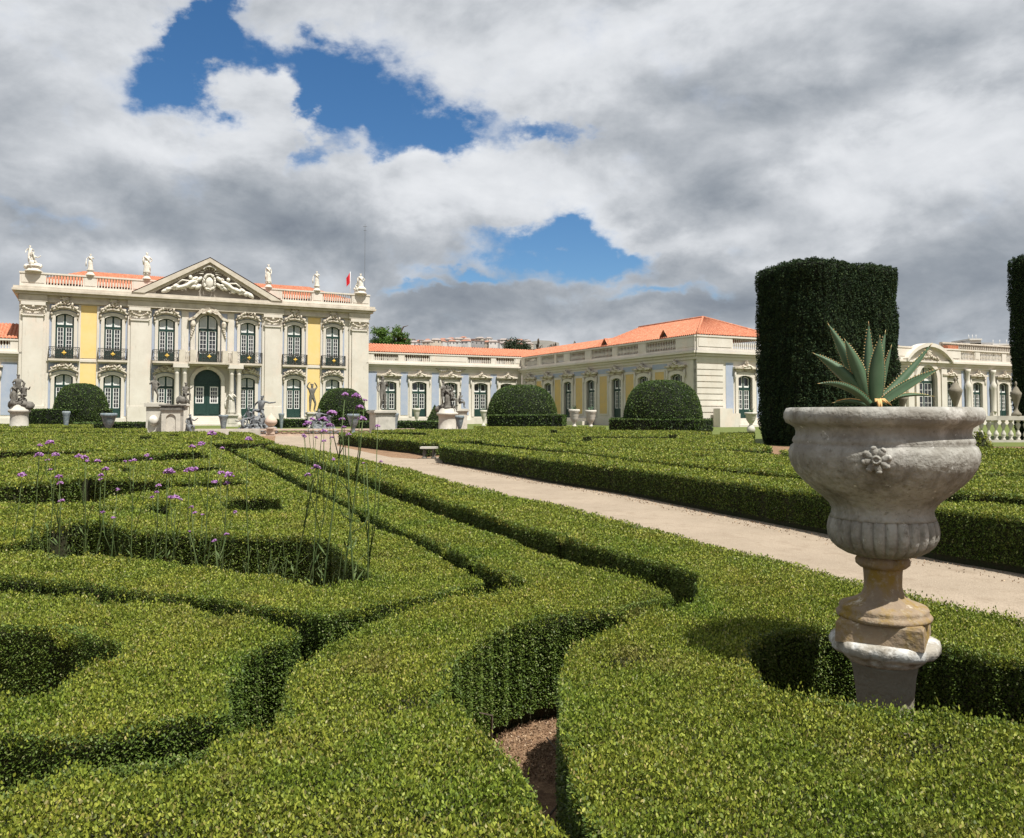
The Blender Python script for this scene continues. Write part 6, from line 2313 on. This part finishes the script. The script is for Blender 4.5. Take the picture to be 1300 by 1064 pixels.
vase('stone vase with a small agave by the steps left of the yew', 953, 56, 523, 16, M_PED, 'ball', True)

# ------------------------------------------------------------ garden balustrade at right with finial urns
GA = Vector((*P(1060, 561.5, 0.0), 0))
GB = Vector((*P(1420, 561.5, 0.0), 0))
gd = GB - GA
t = thing('garden_balustrade', GA, 'stone garden balustrade with chunky balusters right of the urn', 'balustrade', rz=math.atan2(gd.y, gd.x))
LG = gd.length
D0 = GA.y
hG = zat(528.0, D0)
mb = MB()
mb.box(0, LG, -.9, .55, -.3, .12)
mb.box(0, LG, -.18, .18, .12, .34)
mb.box(0, LG, -.22, .22, hG - .22, hG)
x = 0.0
while x < LG:
    mb.box(x, x + .7, -.2, .2, .34, hG - .22)
    x += 6.2
mb.build('rail', M_PED, t)
mb = MB()
x = 0.0
while x < LG:
    hh = hG - .56
    n = 16
    for i in range(n):
        xx = x + .7 + (5.5) * (i + .5) / n
        if xx > LG:
            break
        mb.lathe([(.11, .34), (.11, .40), (.05, .44), (.13, .34 + hh * .25), (.13, .34 + hh * .32), (.06, .34 + hh * .46), (.05, .34 + hh * .55), (.12, .34 + hh * .72), (.12, .34 + hh * .8), (.06, .34 + hh * .9), (.11, .34 + hh * .94), (.11, .34 + hh)], xx, 0, 8)
    x += 6.2
mb.build('baluster_row', M_PED, t)


def finial(label, px, ytop, wpx, dd):
    u = (px - 650) / F
    # position on the balustrade line
    s = (u * GA.y - GA.x) / (gd.x / LG - u * gd.y / LG)
    p = GA + gd.normalized() * s
    t = thing('finial_urn', (p.x, p.y, hG), label, 'urn', 'covered stone urns on the garden balustrade')
    h = zat(ytop, p.y) - hG
    r = wpx / F * p.y / 2
    mb = MB()
    mb.lathe([(r * .9, 0), (r * .9, h * .06), (r * .5, h * .12), (r * .25, h * .2), (r * .3, h * .27), (r * .7, h * .48), (r * .95, h * .60), (r, h * .66), (r * .75, h * .70), (r * .35, h * .82), (r * .12, h * .86), (r * .22, h * .9), (r * .22, h * .95), (r * .05, h)], 0, 0, 16)
    mb.build('vessel', M_URNP, t)


finial('covered stone urn on the balustrade above the right side of the big urn rim', 1213, 478, 17, 50)
finial('covered stone urn on the garden balustrade, half hidden behind the agave leaves', 1145, 493, 14, 50)
finial('covered stone urn on the garden balustrade at the edge of the dark yew column', 1290, 484, 13, 50)

# ------------------------------------------------------------ basin parapet at the end of the path
PA, PB = Vector((*P(250, 553.5, 0.0), 0)), Vector((*P(527, 553.5, 0.0), 0))
pd = PB - PA
t = thing('basin_parapet', (PA.x, PA.y, rise(PA.length)), 'low pink stone parapet with lattice openings at the end of the sand path', 'parapet', rz=math.atan2(pd.y, pd.x))
LP = pd.length
hPp = zat(544.5, PA.y) - rise(PA.length)
mb = MB()
mb.box(0, LP, -.12, .12, -.3, .10)
mb.box(0, LP, -.18, .18, hPp - .10, hPp)
n = int(LP / 3.9)
for i in range(n + 1):
    x = LP * i / n
    mb.box(x - .26, x + .26, -.15, .15, .10, hPp - .10)
mb.build('rail', M_PINK, t)
mb = MB()
for i in range(n):
    x0, x1 = LP * i / n + .26, LP * (i + 1) / n - .26
    m_ = 7
    for q in range(m_):
        a, b = x0 + (x1 - x0) * q / m_, x0 + (x1 - x0) * (q + 1) / m_
        mb.tube([(a, 0, .10), (b, 0, hPp - .10)], .035, 5)
        mb.tube([(a, 0.02, hPp - .10), (b, 0.02, .10)], .035, 5)
mb.build('lattice', M_PINK, t)
for i, lb in ((round(n * (340 - 250) / 277.), 'stone ball finial on the lattice parapet right of the reaching lead figure'),):
    x = LP * i / n
    p = PA + pd.normalized() * x
    t2 = thing('ball_finial', (p.x, p.y, rise(PA.length) + hPp), lb, 'finial')
    mb = MB()
    mb.lathe([(.30, 0), (.30, .06), (.15, .12), (.20, .18), (.36, .34), (.38, .48), (.30, .66), (.16, .80), (.07, .88), (.05, .95)], 0, 0, 16)
    mb.build('ball', M_PINK, t2)
# low stone kerb left of the basin by the fountain pillar
mb = MB()
x0, y0, g0 = at(236, 50)
x1, y1, g1 = at(330, 50)
mb.box(0, x1 - x0, -.2, .2, -.2, zat(545, 50) - g0)
o = mb.build('basin_kerb', M_PED, None, (x0, y0, g0))
tag(o, 'pale stone kerb between the fountain pillar and the lead group', 'kerb')

# ------------------------------------------------------------ bench in the hedge gap
d = 30.0
L = gnd(545, d)
t = thing('stone_bench', L, 'small stone bench at the hedge gap beside the sand path', 'bench', rz=math.radians(-6))
mb = MB()
zt = zat(567, d) - L[2]
mb.box(-.30, .30, -.17, .17, zt - .07, zt)
mb.build('seat', M_PED, t)
for sx in (-.17, .17):
    mb = MB()
    mb.lathe([(.10, 0), (.10, .05), (.05, .1), (.08, .2), (.04, zt - .14), (.09, zt - .07)], sx, 0, 10)
    mb.build('leg', M_DSTONE, t)


# ------------------------------------------------------------ trees and the far town
def tree(label, px, d, wpx, ytop, ybase, mats, seed, n=16, group='trees behind the palace roofs', leaf=0.26, cover=0.8, trunk=True):
    r = random.Random(seed)
    x, y, g = at(px, d)
    zt, zb = zat(ytop, d), zat(ybase, d)
    w = wpx / F * d
    t = thing('tree', (x, y, 0), label, 'tree', group)
    mb = MB()
    mb.tube([(0, 0, 0), (.15, 0, zb * .5), (0, .1, (zb + zt) / 2), (0, 0, zt - .8)], [.38, .30, .2, .06], 8)
    for i in range(7):
        a = r.uniform(0, 6.28)
        z0 = r.uniform(zb * .7, (zb + zt) / 2)
        mb.tube([(0, 0, z0), (math.cos(a) * w * .2, math.sin(a) * w * .2, z0 + 1.2), (math.cos(a) * w * .4, math.sin(a) * w * .4, min(zt - .7, z0 + 2.2))], [.14, .09, .03], 5)
    mb.build('trunk', M_BARK, t)
    lvs = []
    for i in range(n):
        a = r.uniform(0, 6.28)
        u = math.sqrt(r.random())
        v = r.random()
        pz = zb - 1.5 + (zt - zb + .6) * (1 - .85 * u * u) * (0.25 + 0.75 * v)
        px_, py_ = w * .45 * u * math.cos(a), w * .45 * u * math.sin(a)
        s = r.uniform(.16, .27) * w
        e = MB()
        e.ell((px_, py_, min(pz, zt - s * .5)), (s, s, s * .62), 0, 10, 7)
        V = np.array(e.v, float)
        V += rng.normal(size=V.shape) * s * .12
        tr = []
        for f in e.f:
            for q in range(1, len(f) - 1):
                tr.append([V[f[0]], V[f[q]], V[f[q + 1]]])
        tr = np.array(tr)
        lvs.append(leaf_arrays(tr, np.full(len(tr), cover / (leaf * leaf * .3)), lambda dd: np.full(dd.shape, leaf), (-s * .6, s * .2), .4, False, .6))
    mesh_from('crown', [], [], lvs, mats, t)


MT = [M_BARK, M_TREE]
MP = [M_BARK, M_PINE]
tree('bushy green tree just right of the palace front, left one', 484, 118, 36, 408, 440, MT, 1, 30)
tree('rounder bright green tree right of the palace front, above the sunlit wing roof', 506, 114, 32, 407, 440, MT, 2, 30)
tree('dark open crowned tree above the joint of the two roofs', 656, 135, 40, 426, 442, MP, 4, 16, cover=.7)
tree('small dark tuft of tree right of the open crowned one', 683, 135, 16, 432, 443, MP, 5, 7, cover=.6)
tree('low dark tree top behind the shaded wing roof', 704, 132, 24, 435, 443, MP, 6, 9)
tree('low dark tree top farthest right behind the shaded wing roof', 727, 130, 24, 434, 442, MP, 9, 9)

mb = MB()
vs, fs = [], []
for j in range(5):
    for i in range(21):
        a = (470 + 240 * i / 20 - 650) / F
        d = 560 + 60 * j
        z = EYE + 92.0 / F * d * (0.72 + 0.07 * j) + 2.5 * math.sin(i * .9 + j)
        if j == 0:
            z = 0
        vs.append((a * d, d, z))
for j in range(4):
    for i in range(20):
        q = j * 21 + i
        fs.append((q, q + 1, q + 22, q + 21))
mb.add(vs, fs, 0, True)
M_HILL = mat('dry_hillside', (0.13, 0.13, 0.11), 0.95, 0.02, (0.18, 0.16, 0.14), (0.4, 0.6))
tag(mb.build('hill', M_HILL), None, kind='structure')
M_HW = [mat('far_house_white', (0.60, 0.59, 0.57), .9, .3, (.5, .5, .48)), mat('far_house_cream', (0.50, 0.45, 0.38), .9, .3, (.42, .38, .32)), mat('far_house_grey', (0.36, 0.36, 0.36), .9, .3, (.3, .3, .3))]
M_HR = [mat('far_roof_rust', (0.34, 0.16, 0.11), .9, .5, (.28, .14, .1)), mat('far_roof_grey', (0.32, 0.27, 0.25), .9, .5, (.25, .22, .2))]
M_HWIN = mat('far_window', (0.07, 0.08, 0.09), .3, 1.0, (.1, .1, .11))
r = random.Random(9)
kinds = ['white house with a rust roof among the distant hillside town', 'cream house with a rust roof among the distant hillside town', 'grey flat roofed block among the distant hillside town']
for i in range(44):
    px = 516 + 152 * (i % 22) / 21 + r.uniform(-3, 3)
    row = i // 22
    d = (600 if row == 0 else 690) + r.uniform(-20, 20)
    w, h = r.uniform(3.5, 7), r.uniform(1.8, 3.6)
    py = (437.5 if row == 0 else 433.5) + abs(px - 575) * 0.035 + r.uniform(-.8, .8)
    zc = zat(py, d)
    kd = r.choice([0, 0, 1, 1, 2])
    t = thing('house', ((px - 650) / F * d, d, zc), kinds[kd], 'house', 'houses of the distant hillside town: ' + ('white', 'cream', 'grey')[kd], r.uniform(-.4, .4))
    mb = MB()
    mb.box(-w / 2, w / 2, 0, 8, -14, h)
    mb.build('wall', M_HW[kd], t)
    mb = MB()
    if kd < 2:
        vs = [(-w / 2 - .3, -.4, h), (w / 2 + .3, -.4, h), (w / 2 + .3, 8.4, h), (-w / 2 - .3, 8.4, h), (-w / 2 + 1, 4, h + 1.5), (w / 2 - 1, 4, h + 1.5)]
        mb.add(vs, [(0, 1, 5, 4), (1, 2, 5), (2, 3, 4, 5), (3, 0, 4), (0, 3, 2, 1)])
    else:
        mb.box(-w / 2 - .2, w / 2 + .2, -.2, 8.2, h, h + .4)
    mb.build('roof', M_HR[i % 2], t)
    for q in range(2):
        mb = MB()
        mb.box(-w * .28 + q * w * .5 - .4, -w * .28 + q * w * .5 + .4, -.06, 0.0, h - 1.9, h - .8)
        mb.build('window', M_HWIN, t)

# pale modern roofs beyond the right garden front
for (px, w, y0, y1, lb, kd) in ((1244, 40, 441, 432, 'low grey roof top beyond the right garden front', 2), (1240, 14, 433, 429, 'small white rooftop hut beyond the right garden front', 0), (1275, 26, 441, 435.5, 'pale flat roof beyond the right garden front, near the yew column', 0)):
    d = 150
    t = thing('house', ((px - 650) / F * d, d, 0), lb, 'house')
    ww2 = w / F * d
    zt_, z0_ = zat(y1, d), zat(y0, d)
    mb = MB()
    mb.box(-ww2 / 2, ww2 / 2, 0, 6, 0, zt_ - .4)
    mb.build('wall', M_HW[kd], t)
    mb = MB()
    if w == 40:
        mb.add([(-ww2 / 2 - .3, -.3, zt_ - .9), (ww2 / 2 + .3, -.3, zt_ - .9), (ww2 / 2 + .3, 6.3, zt_ - .9), (-ww2 / 2 - .3, 6.3, zt_ - .9), (-1.4, 3, zt_ + .1), (1.0, 3, zt_ + .1)], [(0, 1, 5, 4), (1, 2, 5), (2, 3, 4, 5), (3, 0, 4), (0, 3, 2, 1)])
    else:
        mb.box(-ww2 / 2 - .15, ww2 / 2 + .15, -.15, 6.15, zt_ - .4, zt_ - .1)
        for q in range(3):
            mb.tube([(-ww2 / 3 + q * ww2 / 3, 1, zt_ - .1), (-ww2 / 3 + q * ww2 / 3, 1, zt_ + .7)], .05, 5)
    mb.build('roof', M_HR[1] if w == 40 else M_HW[0], t)
